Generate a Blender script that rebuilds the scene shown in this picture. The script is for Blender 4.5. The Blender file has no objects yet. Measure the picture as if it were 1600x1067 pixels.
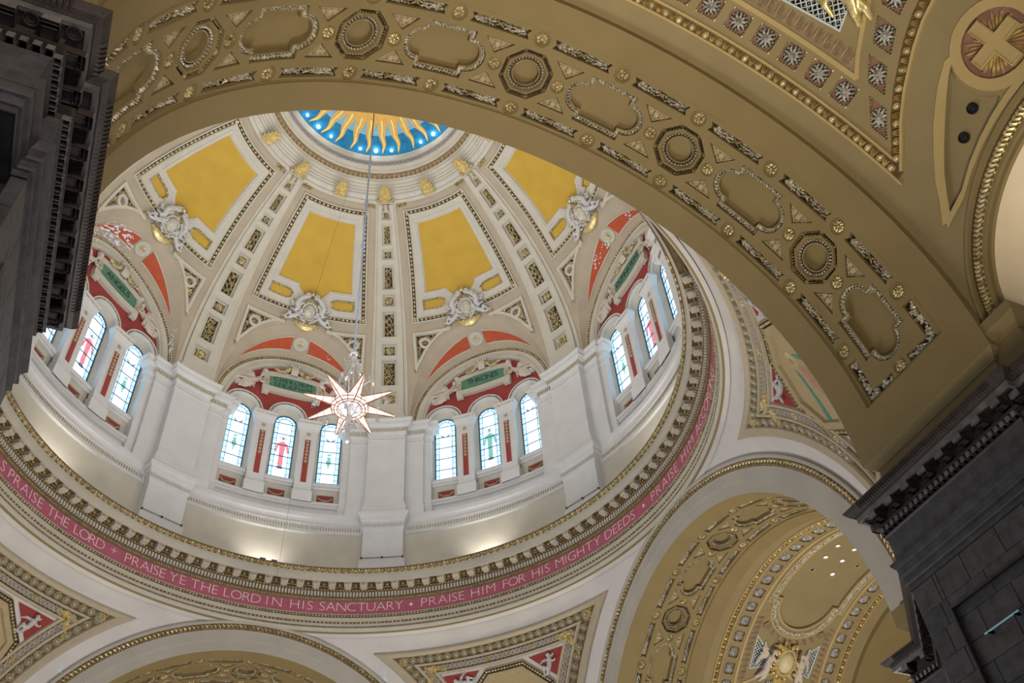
import bpy, math, random
from math import pi, sin, cos, tan, asin, atan2, sqrt, radians, degrees, hypot
from mathutils import Matrix, Vector
from mathutils.geometry import delaunay_2d_cdt

random.seed(7)
scene = bpy.context.scene
COL = scene.collection

# ------------------------------------------------------------------ camera
cam_d = bpy.data.cameras.new('camera')
cam = bpy.data.objects.new('camera', cam_d)
COL.objects.link(cam)
yaw, pit, rol = radians(27.4488), radians(46.9833), radians(-5.5995)
fw = Vector((sin(yaw) * cos(pit), cos(yaw) * cos(pit), sin(pit)))
rt = Vector((cos(yaw), -sin(yaw), 0))
up = rt.cross(fw)
r2 = rt * cos(rol) + up * sin(rol)
u2 = up * cos(rol) - rt * sin(rol)
M = Matrix((r2, u2, -fw)).transposed().to_4x4()
M.translation = Vector((-4.8885, -20.4536, 0))
cam.matrix_world = M
cam_d.sensor_width = 36.0
cam_d.lens = 1458.754 * 36.0 / 1600.0
cam_d.clip_end = 500
scene.camera = cam

# ------------------------------------------------------------------ world, exposure, large lights
scene.view_settings.view_transform = 'Standard'
scene.view_settings.look = 'None'
scene.view_settings.exposure = 0.0
scene.view_settings.gamma = 1.0
scene.view_settings.use_curve_mapping = False
world = bpy.data.worlds.new('world')
scene.world = world
world.use_nodes = True
bg = world.node_tree.nodes['Background']
bg.inputs[0].default_value = (0.80, 0.88, 1.0, 1)
bg.inputs[1].default_value = 0.05


def light(name, kind, loc, aim, energy, color=(1, 1, 1), size=1.0, spot=60, blend=0.6, size_y=None):
    d = bpy.data.lights.new(name, kind)
    d.energy = energy
    d.color = color
    if kind == 'AREA':
        d.size = size
        if size_y:
            d.shape = 'RECTANGLE'
            d.size_y = size_y
    elif kind == 'SPOT':
        d.spot_size = radians(spot)
        d.spot_blend = blend
        d.shadow_soft_size = size
    else:
        d.shadow_soft_size = size
    o = bpy.data.objects.new(name, d)
    COL.objects.link(o)
    o.location = loc
    v = Vector(aim) - Vector(loc)
    o.rotation_euler = v.to_track_quat('-Z', 'Y').to_euler()
    return o


WARM = (1.0, 0.80, 0.52)
NEUT = (1.0, 0.92, 0.80)
COOL = (0.62, 0.76, 1.0)
# floodlights on the ring cornice, washing the drum wall and the dome above it
for k in range(8):
    th = radians(45 * k - 1)
    light('cornice_floodlight', 'SPOT', (10.80 * sin(th), 10.80 * cos(th), 21.0),
          (11.62 * sin(th), 11.62 * cos(th), 22.3), 150, (1.0, 0.94, 0.84), 0.10, 115, 1.0)
    light('dome_floodlight', 'SPOT', (9.9 * sin(th), 9.9 * cos(th), 21.3),
          (-8.0 * sin(th), -8.0 * cos(th), 35.0), 1500, (1.0, 0.975, 0.94), 0.5, 120, 1.0)
# unseen fill lights, added to brighten the vaults, the crossing and the dome
light('nave_fill', 'AREA', (0.5, -18.8, 0.5), (0.8, -16.5, 17), 350, (1.0, 0.83, 0.54), 3.0).data.spread = radians(80)
light('transept_fill', 'AREA', (17.6, -1.0, 3.0), (17.0, 0.5, 17), 1180, (1.0, 0.87, 0.66), 3.0)
light('sanctuary_fill', 'AREA', (0, 17.0, 3.0), (0, 15.0, 17), 600, WARM, 3.0)
light('crossing_fill', 'AREA', (0, 0.5, 1.0), (0, 0, 30), 1700, (1.0, 0.97, 0.94), 9.0)
# daylight of the aisle windows
light('aisle_daylight', 'AREA', (-5.5, -25.0, 1.0), (7.0, -11.0, 7.5), 270, COOL, 3.0)
light('nave_back_fill', 'AREA', (-2.5, -30.0, 5.0), (-7.2, -14.8, 9.5), 150, (1.0, 0.82, 0.62), 2.0).data.spread = radians(70)  # added warm fill, no fixture: lifts the nave-side faces of the left pier
light('lunette_daylight', 'AREA', (8.2, -17.5, 11.0), (7.9, -17.4, 12.9), 30, NEUT, 1.6)
light('lunette_daylight', 'AREA', (-8.2, -17.5, 11.0), (-7.9, -17.4, 12.9), 30, NEUT, 1.6)

# ------------------------------------------------------------------ materials


def material(name, col, rough=0.7, metal=0.0, var=0.12, scale=6.0, bump=0.0, bscale=60.0, col2=None, emit=None, spec=0.3):
    m = bpy.data.materials.new(name)
    m.use_nodes = True
    nt = m.node_tree
    b = nt.nodes['Principled BSDF']
    b.inputs['Roughness'].default_value = rough
    b.inputs['Metallic'].default_value = metal
    b.inputs['Specular IOR Level'].default_value = spec
    geo = nt.nodes.new('ShaderNodeNewGeometry')
    no = nt.nodes.new('ShaderNodeTexNoise')
    no.inputs['Scale'].default_value = scale
    no.inputs['Detail'].default_value = 4
    nt.links.new(geo.outputs['Position'], no.inputs['Vector'])
    ramp = nt.nodes.new('ShaderNodeValToRGB')
    c2 = col2 or tuple(min(1, c * (1 + var)) for c in col)
    c1 = tuple(c * (1 - var) for c in col)
    ramp.color_ramp.elements[0].position = 0.32
    ramp.color_ramp.elements[1].position = 0.68
    ramp.color_ramp.elements[0].color = (*c1, 1)
    ramp.color_ramp.elements[1].color = (*c2, 1)
    nt.links.new(no.outputs['Fac'], ramp.inputs['Fac'])
    nt.links.new(ramp.outputs['Color'], b.inputs['Base Color'])
    if bump:
        n2 = nt.nodes.new('ShaderNodeTexNoise')
        n2.inputs['Scale'].default_value = bscale
        n2.inputs['Detail'].default_value = 3
        nt.links.new(geo.outputs['Position'], n2.inputs['Vector'])
        bp = nt.nodes.new('ShaderNodeBump')
        bp.inputs['Strength'].default_value = bump
        bp.inputs['Distance'].default_value = 0.02
        nt.links.new(n2.outputs['Fac'], bp.inputs['Height'])
        nt.links.new(bp.outputs['Normal'], b.inputs['Normal'])
    if emit:
        b.inputs['Emission Color'].default_value = (*emit[0], 1)
        b.inputs['Emission Strength'].default_value = emit[1]
    return m


CREAM = material('cream_plaster', (0.56, 0.53, 0.46), 0.75, var=0.05, scale=1.5, bump=0.1, bscale=25)
WHITE = material('white_plaster', (0.64, 0.645, 0.655), 0.7, var=0.04, scale=1.5, bump=0.1, bscale=25)
TAN = material('tan_plaster', (0.45, 0.385, 0.295), 0.8, var=0.06, scale=1.2, bump=0.1, bscale=25)
PEND = material('pale_pendentive_plaster', (0.68, 0.655, 0.64), 0.8, var=0.05, scale=1.0, bump=0.1, bscale=20)
YELLOW = material('yellow_panel_paint', (0.56, 0.36, 0.055), 0.75, var=0.05, scale=1.2, bump=0.15, bscale=40)
FACE = material('grey_cream_archivolt', (0.50, 0.475, 0.425), 0.8, var=0.05, scale=1.0, bump=0.1, bscale=20)
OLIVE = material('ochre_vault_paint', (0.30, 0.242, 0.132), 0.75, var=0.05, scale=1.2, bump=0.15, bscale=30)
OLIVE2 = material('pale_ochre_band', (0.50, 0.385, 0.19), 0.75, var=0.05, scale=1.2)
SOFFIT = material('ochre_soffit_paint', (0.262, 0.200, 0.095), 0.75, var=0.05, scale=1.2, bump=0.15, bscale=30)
GILT = material('aged_gilding', (0.46, 0.35, 0.14), 0.35, 0.4, var=0.45, scale=9, col2=(0.88, 0.76, 0.46))
GILTL = material('bright_gilding', (0.80, 0.64, 0.26), 0.35, 0.6, var=0.2, scale=9, col2=(0.95, 0.82, 0.48))
SILV = material('silvered_gilding', (0.50, 0.42, 0.26), 0.28, 0.15, var=0.5, scale=16, col2=(1.0, 0.97, 0.88), spec=0.6)
SILVER = material('silver_rosette_leaf', (0.60, 0.58, 0.55), 0.35, 0.35, var=0.3, scale=14, col2=(0.95, 0.95, 0.97))
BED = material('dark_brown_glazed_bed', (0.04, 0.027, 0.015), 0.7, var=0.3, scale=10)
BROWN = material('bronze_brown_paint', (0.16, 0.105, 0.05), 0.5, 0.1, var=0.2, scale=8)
STUC = material('tan_stucco_relief', (0.47, 0.40, 0.26), 0.65, var=0.15, scale=12)
MAUVE = material('mauve_paint', (0.29, 0.165, 0.125), 0.8, var=0.08, scale=4)
ACANTH = material('pinkish_acanthus_stucco', (0.38, 0.285, 0.195), 0.7, var=0.15, scale=10)
ROSE = material('rose_frieze_paint', (0.44, 0.115, 0.175), 0.7, var=0.07, scale=3)
RED = material('crimson_tympanum_paint', (0.33, 0.055, 0.05), 0.75, var=0.08, scale=3)
VERM = material('vermilion_segment_paint', (0.47, 0.09, 0.04), 0.75, var=0.08, scale=3)
GREEN = material('verdigris_tablet_paint', (0.10, 0.235, 0.165), 0.6, var=0.08, scale=5)
LETTW = material('pale_letter_paint', (0.85, 0.74, 0.70), 0.6, var=0.03)
LETTB = material('black_letter_paint', (0.03, 0.045, 0.04), 0.6, var=0.03)
PUTTI = material('grey_white_stucco', (0.50, 0.48, 0.47), 0.6, var=0.18, scale=14, col2=(0.68, 0.68, 0.70))
ANGEL = material('warm_white_stucco', (0.58, 0.52, 0.46), 0.6, var=0.12, scale=14)
PEARL = material('pearl_oval', (0.50, 0.47, 0.38), 0.4, var=0.1, scale=5, col2=(0.66, 0.65, 0.57))
BLUE = material('cobalt_sky_paint', (0.012, 0.20, 0.42), 0.7, var=0.25, scale=3)
PALEBLUE = material('pale_sky_paint', (0.20, 0.46, 0.72), 0.7, var=0.1, scale=3)
SUNG = material('sun_ochre_paint', (0.72, 0.42, 0.10), 0.6, var=0.08, scale=5)
SUNL = material('sun_yellow_line', (0.85, 0.78, 0.30), 0.6, var=0.05, scale=5)
LEAD = material('dark_window_leading', (0.03, 0.07, 0.13), 0.5, var=0.1)
BLACK = material('black_metal', (0.012, 0.012, 0.014), 0.5, var=0.1)
EGGB = material('bronze_egg_paint', (0.46, 0.34, 0.19), 0.45, 0.1, var=0.2, scale=8)
FLAKE = material('bare_white_plaster', (0.72, 0.75, 0.80), 0.9, var=0.12, scale=20)
STEEL = material('silver_lamp_metal', (0.68, 0.68, 0.70), 0.3, 0.6, var=0.1)
BRASS = material('red_brown_brass', (0.40, 0.17, 0.09), 0.4, 0.3, var=0.15)
RODBLUE = material('pale_blue_glass_rod', (0.25, 0.5, 0.6), 0.3, var=0.05, emit=((0.45, 0.8, 0.95), 0.12))
MORTAR = material('dark_mortar', (0.022, 0.02, 0.022), 0.9, var=0.2)
GRILLE = material('white_grille_metal', (0.60, 0.66, 0.74), 0.5, var=0.08)
TEALG = material('teal_mosaic', (0.10, 0.30, 0.26), 0.5, var=0.35, scale=22)
MOSAIC = material('gold_mosaic_ground', (0.50, 0.39, 0.22), 0.5, var=0.15, scale=30)
FLESH = material('flesh_mosaic', (0.50, 0.30, 0.20), 0.6, var=0.2, scale=20)
FLOOR = material('pale_marble_floor', (0.36, 0.36, 0.37), 0.5, var=0.1, scale=1)
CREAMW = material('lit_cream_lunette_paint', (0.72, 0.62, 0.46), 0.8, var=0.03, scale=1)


def stone(name, c1, c2, c3):
    m = bpy.data.materials.new(name)
    m.use_nodes = True
    nt = m.node_tree
    b = nt.nodes['Principled BSDF']
    b.inputs['Roughness'].default_value = 0.55
    oi = nt.nodes.new('ShaderNodeObjectInfo')
    geo = nt.nodes.new('ShaderNodeNewGeometry')
    no = nt.nodes.new('ShaderNodeTexNoise')
    no.inputs['Scale'].default_value = 5
    no.inputs['Detail'].default_value = 6
    nt.links.new(geo.outputs['Position'], no.inputs['Vector'])
    r1 = nt.nodes.new('ShaderNodeValToRGB')
    r1.color_ramp.elements[0].color = (*c1, 1)
    r1.color_ramp.elements[1].color = (*c2, 1)
    e = r1.color_ramp.elements.new(0.5)
    e.color = (*c3, 1)
    nt.links.new(oi.outputs['Random'], r1.inputs['Fac'])
    r2_ = nt.nodes.new('ShaderNodeValToRGB')
    r2_.color_ramp.elements[0].position = 0.3
    r2_.color_ramp.elements[1].position = 0.7
    r2_.color_ramp.elements[0].color = (0.6, 0.6, 0.6, 1)
    r2_.color_ramp.elements[1].color = (1.25, 1.25, 1.25, 1)
    nt.links.new(no.outputs['Fac'], r2_.inputs['Fac'])
    mx = nt.nodes.new('ShaderNodeMix')
    mx.data_type = 'RGBA'
    mx.blend_type = 'MULTIPLY'
    mx.inputs[0].default_value = 1
    nt.links.new(r1.outputs['Color'], mx.inputs[6])
    nt.links.new(r2_.outputs['Color'], mx.inputs[7])
    # small dark pits in the stone
    vo = nt.nodes.new('ShaderNodeTexNoise')
    vo.inputs['Scale'].default_value = 38
    nt.links.new(geo.outputs['Position'], vo.inputs['Vector'])
    r3 = nt.nodes.new('ShaderNodeValToRGB')
    r3.color_ramp.elements[0].position = 0.30
    r3.color_ramp.elements[1].position = 0.36
    r3.color_ramp.elements[0].color = (0.3, 0.3, 0.3, 1)
    r3.color_ramp.elements[1].color = (1, 1, 1, 1)
    nt.links.new(vo.outputs['Fac'], r3.inputs['Fac'])
    m2 = nt.nodes.new('ShaderNodeMix')
    m2.data_type = 'RGBA'
    m2.blend_type = 'MULTIPLY'
    m2.inputs[0].default_value = 1
    nt.links.new(mx.outputs[2], m2.inputs[6])
    nt.links.new(r3.outputs['Color'], m2.inputs[7])
    nt.links.new(m2.outputs[2], b.inputs['Base Color'])
    return m


STONE = stone('dark_pier_stone', (0.060, 0.062, 0.072), (0.082, 0.074, 0.074), (0.074, 0.075, 0.086))
STONEB = stone('brown_cornice_stone', (0.052, 0.040, 0.036), (0.062, 0.048, 0.042), (0.056, 0.043, 0.039))
STONEL = stone('pale_edge_stone', (0.16, 0.155, 0.16), (0.17, 0.165, 0.17), (0.165, 0.16, 0.165))


def glass_mat(name, col, strength, speck=None):
    """Backlit stained glass: daylight through small pieces of pale and tinted glass."""
    m = bpy.data.materials.new(name)
    m.use_nodes = True
    nt = m.node_tree
    b = nt.nodes['Principled BSDF']
    b.inputs['Base Color'].default_value = (0.3, 0.35, 0.4, 1)
    b.inputs['Roughness'].default_value = 0.2
    geo = nt.nodes.new('ShaderNodeNewGeometry')
    vo = nt.nodes.new('ShaderNodeTexVoronoi')
    vo.inputs['Scale'].default_value = 11
    nt.links.new(geo.outputs['Position'], vo.inputs['Vector'])
    ramp = nt.nodes.new('ShaderNodeValToRGB')
    cr = ramp.color_ramp
    cr.elements[0].position = 0.0
    cr.elements[0].color = (speck or (0.45, 0.62, 0.85)) + (1,)
    cr.elements[1].position = 0.30
    cr.elements[1].color = (*col, 1)
    sep = nt.nodes.new('ShaderNodeSeparateColor')
    nt.links.new(vo.outputs['Color'], sep.inputs[0])
    nt.links.new(sep.outputs[0], ramp.inputs['Fac'])
    nt.links.new(ramp.outputs['Color'], b.inputs['Emission Color'])
    b.inputs['Emission Strength'].default_value = strength
    return m


GLASS = glass_mat('pale_daylit_glass', (0.56, 0.84, 1.0), 2.2, (0.40, 0.58, 0.85))
GLASSB = glass_mat('blue_border_glass', (0.38, 0.70, 1.0), 1.7, (0.22, 0.42, 0.85))
GLASST = glass_mat('teal_daylit_glass', (0.05, 0.45, 0.38), 0.9, (0.03, 0.3, 0.3))
GLASSR = glass_mat('ruby_daylit_glass', (0.85, 0.08, 0.16), 0.9, (0.6, 0.05, 0.1))
GLASSN = glass_mat('slate_daylit_glass', (0.10, 0.16, 0.25), 0.6, (0.05, 0.08, 0.12))
LAMPGL = material('glowing_opal_glass', (0.9, 0.8, 0.75), 0.4, var=0.02, emit=((1.0, 0.90, 0.87), 0.60))
LAMPIN = material('glowing_bulb', (0.9, 0.9, 0.95), 0.4, var=0.02, emit=((0.95, 0.92, 1.0), 0.8))
BULB = material('bright_bulb', (1, 1, 1), 0.4, var=0.02, emit=((0.92, 0.96, 1.0), 14))
DOWNL = material('lit_downlight', (1, 1, 1), 0.4, var=0.02, emit=((1.0, 0.96, 0.88), 1.1))

# ------------------------------------------------------------------ mesh building


def inside(p, poly):
    x, y = p
    c = False
    j = len(poly) - 1
    for i in range(len(poly)):
        xi, yi = poly[i]
        xj, yj = poly[j]
        if (yi > y) != (yj > y) and x < (xj - xi) * (y - yi) / (yj - yi) + xi:
            c = not c
        j = i
    return c


def bbox(poly):
    xs = [p[0] for p in poly]
    ys = [p[1] for p in poly]
    return min(xs), min(ys), max(xs), max(ys)


def dens(poly, step, closed=True):
    out = []
    n = len(poly)
    for i in range(n if closed else n - 1):
        a, b = poly[i], poly[(i + 1) % n]
        k = max(1, int(math.ceil(hypot(b[0] - a[0], b[1] - a[1]) / step)))
        for j in range(k):
            t = j / k
            out.append((a[0] + (b[0] - a[0]) * t, a[1] + (b[1] - a[1]) * t))
    if not closed:
        out.append(poly[-1])
    return out


def offset(path, d, closed=True):
    """shift every point of a path to its left by d (mitred)"""
    n = len(path)
    out = []
    for i in range(n):
        p = path[i]
        a = path[i - 1] if (closed or i > 0) else None
        b = path[(i + 1) % n] if (closed or i < n - 1) else None
        ns = []
        for s, e in ((a, p), (p, b)):
            if s is None or e is None:
                continue
            dx, dy = e[0] - s[0], e[1] - s[1]
            l = hypot(dx, dy)
            if l > 1e-9:
                ns.append((-dy / l, dx / l))
        if not ns:
            out.append(p)
            continue
        if len(ns) == 1:
            nx, ny = ns[0]
            k = 1
        else:
            nx, ny = ns[0][0] + ns[1][0], ns[0][1] + ns[1][1]
            l = hypot(nx, ny) or 1
            nx, ny = nx / l, ny / l
            k = 1 / max(0.35, nx * ns[0][0] + ny * ns[0][1])
        out.append((p[0] + nx * d * k, p[1] + ny * d * k))
    return out


def circle(a, b, r, n=24, rb=None, a0=0, a1=360):
    full = abs(a1 - a0) >= 360
    m = n if full else n + 1
    return [(a + r * cos(radians(a0 + (a1 - a0) * i / n)), b + (rb or r) * sin(radians(a0 + (a1 - a0) * i / n))) for i in range(m)]


class MB:
    def __init__(s, f=None):
        s.v = []
        s.q = []
        s.f = f

    def p(s, a, b, n):
        s.v.append(s.f(a, b, n) if s.f else (a, b, n))
        return len(s.v) - 1

    def grid(s, rows, closed=False, cap=False):
        idx = [[s.p(*c) for c in r] for r in rows]
        for i in range(len(idx) - 1):
            r, t = idx[i], idx[i + 1]
            m = len(r)
            for j in range(m if closed else m - 1):
                k = (j + 1) % m
                s.q.append((r[j], r[k], t[k], t[j]))
        if cap:
            s.q.append(tuple(idx[-1]))
        return idx

    def sweep(s, path, prof, closed=True):
        rows = []
        for off, n in prof:
            rows.append([(a, b, n) for a, b in (offset(path, off, closed) if off else path)])
        s.grid(rows, closed)

    def fill(s, outer, holes=(), n=0.0, step=0.5):
        pts = list(outer)
        edges = []
        m = len(outer)
        edges += [(i, (i + 1) % m) for i in range(m)]
        for h in holes:
            o = len(pts)
            pts += h
            edges += [(o + i, o + (i + 1) % len(h)) for i in range(len(h))]
        x0, y0, x1, y1 = bbox(outer)
        hb = [(h, bbox(h)) for h in holes]

        def inhole(c):
            for h, (a0, b0, a1, b1) in hb:
                if a0 <= c[0] <= a1 and b0 <= c[1] <= b1 and inside(c, h):
                    return True
            return False
        if step:
            nx = max(1, int((x1 - x0) / step))
            ny = max(1, int((y1 - y0) / step))
            for i in range(1, nx):
                for j in range(1, ny):
                    c = (x0 + (x1 - x0) * (i + 0.13 * (j % 2)) / nx, y0 + (y1 - y0) * j / ny)
                    if inside(c, outer) and not inhole(c):
                        pts.append(c)
        vs, _, fs, *_ = delaunay_2d_cdt([Vector(c) for c in pts], edges, [], 0, 1e-6)
        base = len(s.v)
        for c in vs:
            s.p(c[0], c[1], n)
        for fc in fs:
            c = (sum(vs[i][0] for i in fc) / len(fc), sum(vs[i][1] for i in fc) / len(fc))
            if inside(c, outer) and not inhole(c):
                s.q.append(tuple(base + i for i in fc))

    def wall(s, loop, n0, n1, closed=True):
        s.grid([[(a, b, n0) for a, b in loop], [(a, b, n1) for a, b in loop]], closed)

    def plate(s, poly, n0, n1, step=0):
        s.fill(poly, (), n1, step)
        s.wall(poly, n0, n1)

    def box(s, a0, a1, b0, b1, n0, n1, bev=0.0):
        P = [(a0, b0), (a1, b0), (a1, b1), (a0, b1)]
        rows = [[(a, b, n0) for a, b in P]]
        if bev:
            rows.append([(a, b, n1 - bev) for a, b in P])
            P = [(a0 + bev, b0 + bev), (a1 - bev, b0 + bev), (a1 - bev, b1 - bev), (a0 + bev, b1 - bev)]
        rows.append([(a, b, n1) for a, b in P])
        s.grid(rows, True, True)

    def blob(s, a, b, n, ra, rb=None, h=None, rot=0, seg=8, rings=2):
        rb = rb or ra
        h = h or ra
        cr, sr = cos(rot), sin(rot)
        rows = []
        for k in range(rings):
            e = k / rings * pi / 2
            rr, hh = cos(e), sin(e) * h
            row = []
            for i in range(seg):
                x, y = ra * rr * cos(2 * pi * i / seg), rb * rr * sin(2 * pi * i / seg)
                row.append((a + x * cr - y * sr, b + x * sr + y * cr, n + hh))
            rows.append(row)
        idx = s.grid(rows, True)
        t = s.p(a, b, n + h)
        r = idx[-1]
        for i in range(seg):
            s.q.append((r[i], r[(i + 1) % seg], t))

    def leaf(s, a, b, n, L, W, h, rot):
        cr, sr = cos(rot), sin(rot)
        P = [(-L / 2, 0, 0), (-L / 7, W / 2, 0.1 * h), (L / 4, W / 2.6, 0.1 * h), (L / 2, 0, h * 0.35), (L / 4, -W / 2.6, 0.1 * h), (-L / 7, -W / 2, 0.1 * h), (0.02, 0, h)]
        i = [s.p(a + x * cr - y * sr, b + x * sr + y * cr, n + z) for x, y, z in P]
        for k in range(6):
            s.q.append((i[k], i[(k + 1) % 6], i[6]))

    def lathe(s, a, b, prof, seg=20, cap=False):
        rows = [[(a + r * cos(2 * pi * i / seg), b + r * sin(2 * pi * i / seg), n) for i in range(seg)] for r, n in prof]
        s.grid(rows, True, cap)

    def rosette(s, a, b, n, R, h, petals=8, seg=8):
        for i in range(petals):
            t = 2 * pi * i / petals
            s.blob(a + 0.62 * R * cos(t), b + 0.62 * R * sin(t), n, 0.40 * R, 0.25 * R, h * 0.8, t, 6, 2)
        s.blob(a, b, n, 0.3 * R, None, h * 1.2, 0, seg, 2)

    def beads(s, path, gap, r, n, h=None, closed=True, seg=6, ratio=1.0):
        pts = dens(path, 0.03, closed)
        acc = 0
        last = pts[0]
        for q in pts[1:] + ([pts[0]] if closed else []):
            acc += hypot(q[0] - last[0], q[1] - last[1])
            if acc >= gap:
                acc = 0
                rot = atan2(q[1] - last[1], q[0] - last[0])
                s.blob(q[0], q[1], n, r * ratio, r, h or r, rot, seg, 2)
            last = q

    def tube(s, pts, rad, seg=6):
        """round bar through 3-D points given straight in final coordinates"""
        V = [Vector(c) for c in pts]
        rows = []
        for i, c in enumerate(V):
            d = (V[min(i + 1, len(V) - 1)] - V[max(i - 1, 0)]).normalized()
            ref = Vector((0, 0, 1)) if abs(d.z) < 0.9 else Vector((1, 0, 0))
            x = d.cross(ref).normalized()
            y = d.cross(x)
            r = rad[i] if isinstance(rad, (list, tuple)) else rad
            rows.append([tuple(c + x * r * cos(2 * pi * j / seg) + y * r * sin(2 * pi * j / seg)) for j in range(seg)])
        f, s.f = s.f, None
        idx = s.grid(rows, True, True)
        s.q.append(tuple(reversed(idx[0])))
        s.f = f

    def ball(s, c, r, seg=10, rings=6, sq=1.0):
        f, s.f = s.f, None
        rows = []
        for k in range(1, rings):
            e = -pi / 2 + pi * k / rings
            rows.append([(c[0] + r * cos(e) * cos(2 * pi * i / seg), c[1] + r * cos(e) * sin(2 * pi * i / seg), c[2] + r * sq * sin(e)) for i in range(seg)])
        idx = s.grid(rows, True, True)
        s.q.append(tuple(reversed(idx[0])))
        s.f = f

    def mesh(s, name, mat, smooth=35):
        me = bpy.data.meshes.new(name)
        me.from_pydata(s.v, [], s.q)
        me.materials.append(mat)
        if smooth:
            me.polygons.foreach_set('use_smooth', [True] * len(me.polygons))
            me.set_sharp_from_angle(angle=radians(smooth))
        me.update()
        return me

    def build(s, name, mat, parent=None, smooth=35, mw=None, **props):
        return put(s.mesh(name, mat, smooth), name, parent, mw, **props)


def put(me, name, parent=None, mw=None, **props):
    o = bpy.data.objects.new(name, me)
    COL.objects.link(o)
    if parent is not None:
        o.parent = parent
    if mw is not None:
        o.matrix_local = mw
    for k, v in props.items():
        o[k] = v
    return o


def empty(name, mw=None, **props):
    return put(None, name, None, mw, **props)


def structure(name):
    return empty(name, None, kind='structure')


def thing(name, label, cat, mw=None, group=None):
    o = empty(name, mw, label=label, category=cat)
    if group:
        o['group'] = group
    return o


def merged(mb, voxel, name, mat):
    """one continuous skin over overlapping solids"""
    o = mb.build(name, mat, None, 0)
    m = o.modifiers.new('remesh', 'REMESH')
    m.mode = 'VOXEL'
    m.voxel_size = voxel
    dg = bpy.context.evaluated_depsgraph_get()
    me = bpy.data.meshes.new_from_object(o.evaluated_get(dg))
    bpy.data.objects.remove(o)
    me.polygons.foreach_set('use_smooth', [True] * len(me.polygons))
    if not me.materials:
        me.materials.append(mat)
    me.name = name
    return me


def chain(mb, pts, seg=8):
    """limb of overlapping balls: pts = (x, y, z, r)"""
    for a, b in zip(pts, pts[1:]):
        d = sqrt(sum((a[i] - b[i]) ** 2 for i in range(3)))
        k = max(1, int(d / (0.5 * min(a[3], b[3]))))
        for j in range(k + 1):
            t = j / k
            c = [a[i] + (b[i] - a[i]) * t for i in range(4)]
            mb.ball(c[:3], c[3], seg, 5)


def curve(pts, k=5):
    """smooth points between the given ones"""
    V = [Vector(p) for p in pts]
    V = [V[0] * 2 - V[1]] + V + [V[-1] * 2 - V[-2]]
    out = []
    for i in range(1, len(V) - 2):
        a, b, c, d = V[i - 1:i + 3]
        for j in range(k):
            t = j / k
            out.append(tuple(0.5 * ((2 * b) + (c - a) * t + (2 * a - 5 * b + 4 * c - d) * t * t + (3 * b - a - 3 * c + d) * t ** 3)))
    out.append(tuple(V[-2]))
    return out


def Rz(d):
    return Matrix.Rotation(radians(d), 4, 'Z')


def T(x, y, z):
    return Matrix.Translation((x, y, z))


def frame(X, Y, Z, P):
    m = Matrix((X, Y, Z)).transposed().to_4x4()
    m.translation = P
    return m


GLYPH = {}


def glyph(ch, mat):
    k = (ch, mat.name)
    if k not in GLYPH:
        cu = bpy.data.curves.new('letter', 'FONT')
        cu.body = ch
        cu.size = 1.0
        cu.extrude = 0.012
        cu.offset = -0.024 if mat is LETTW else -0.008
        cu.resolution_u = 3
        o = bpy.data.objects.new('letter', cu)
        COL.objects.link(o)
        dg = bpy.context.evaluated_depsgraph_get()
        dg.update()
        me = bpy.data.meshes.new_from_object(o.evaluated_get(dg))
        bpy.data.objects.remove(o)
        xs = [v.co.x for v in me.vertices]
        ys = [v.co.y for v in me.vertices]
        cx, w, y0 = (min(xs) + max(xs)) / 2, max(xs) - min(xs), min(ys)
        for v in me.vertices:
            v.co.x -= cx
        me.materials.clear()
        me.materials.append(mat)
        me.name = 'letter'
        GLYPH[k] = (me, w, max(ys) - min(ys))
    return GLYPH[k]
# ================================================================== THE DOME
RD, ZD = 11.55, 29.3          # dome sphere
BAYS = {0: 'CHERUBIM SERAPHIM', 45: 'THRONES', 90: 'DOMINATIONS', -45: 'ANGELS'}
ALLB = [0, 45, 90, -45, 135, 180, 225, 270]


def fd(s, t, n):
    la = t / RD
    de = s / (RD * max(0.05, cos(la)))
    r = RD - n
    return (r * cos(la) * sin(de), r * cos(la) * cos(de), ZD + r * sin(la))


def PL(de, la):
    la = radians(la)
    return (radians(de) * RD * cos(la), la * RD)


def PLp(poly, step=0.6, closed=True):
    return [PL(*c) for c in dens(poly, step, closed)]


def dome_frame(th, la, n=0.0):
    th, la = radians(th), radians(la)
    o = Vector((cos(la) * sin(th), cos(la) * cos(th), sin(la)))
    X = Vector((cos(th), -sin(th), 0))
    Y = Vector((-sin(la) * sin(th), -sin(la) * cos(th), cos(la)))
    return frame(X, Y, -o, o * (RD - n) + Vector((0, 0, ZD)))


def latB(d):
    return 24.8 * sqrt(max(0, 1 - (abs(d) / 17.6) ** 2.6))


dome = structure('ceiling')
# polygons of one bay, in degrees of azimuth and latitude
yel = [(-11.4, 35.7), (-9.8, 53.4), (9.8, 53.4), (11.4, 35.7), (4.75, 35.6), (4.4, 34.9), (3.6, 34.1), (2.6, 33.5), (2.1, 32.5), (-2.1, 32.5), (-2.6, 33.5), (-3.6, 34.1), (-4.4, 34.9), (-4.75, 35.6)]
gold = [(-16.1, 28.1), (-14.8, 56.9), (14.8, 56.9), (16.1, 28.1)]
yelp, goldp = PLp(yel), PLp(gold)
yelp, goldp = yelp[::-1], goldp[::-1]          # counter-clockwise: left is inward
rects = []
for sgn in (-1, 1):
    q = [(sgn * 6.2, 31.7), (sgn * 5.9, 32.9), (sgn * 7.2, 33.5), (sgn * 12.0, 33.5), (sgn * 12.1, 31.4), (sgn * 7.4, 31.3)]
    q = PLp(q, 1.0)
    rects.append(q if sgn > 0 else q[::-1])
tris = []
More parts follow.
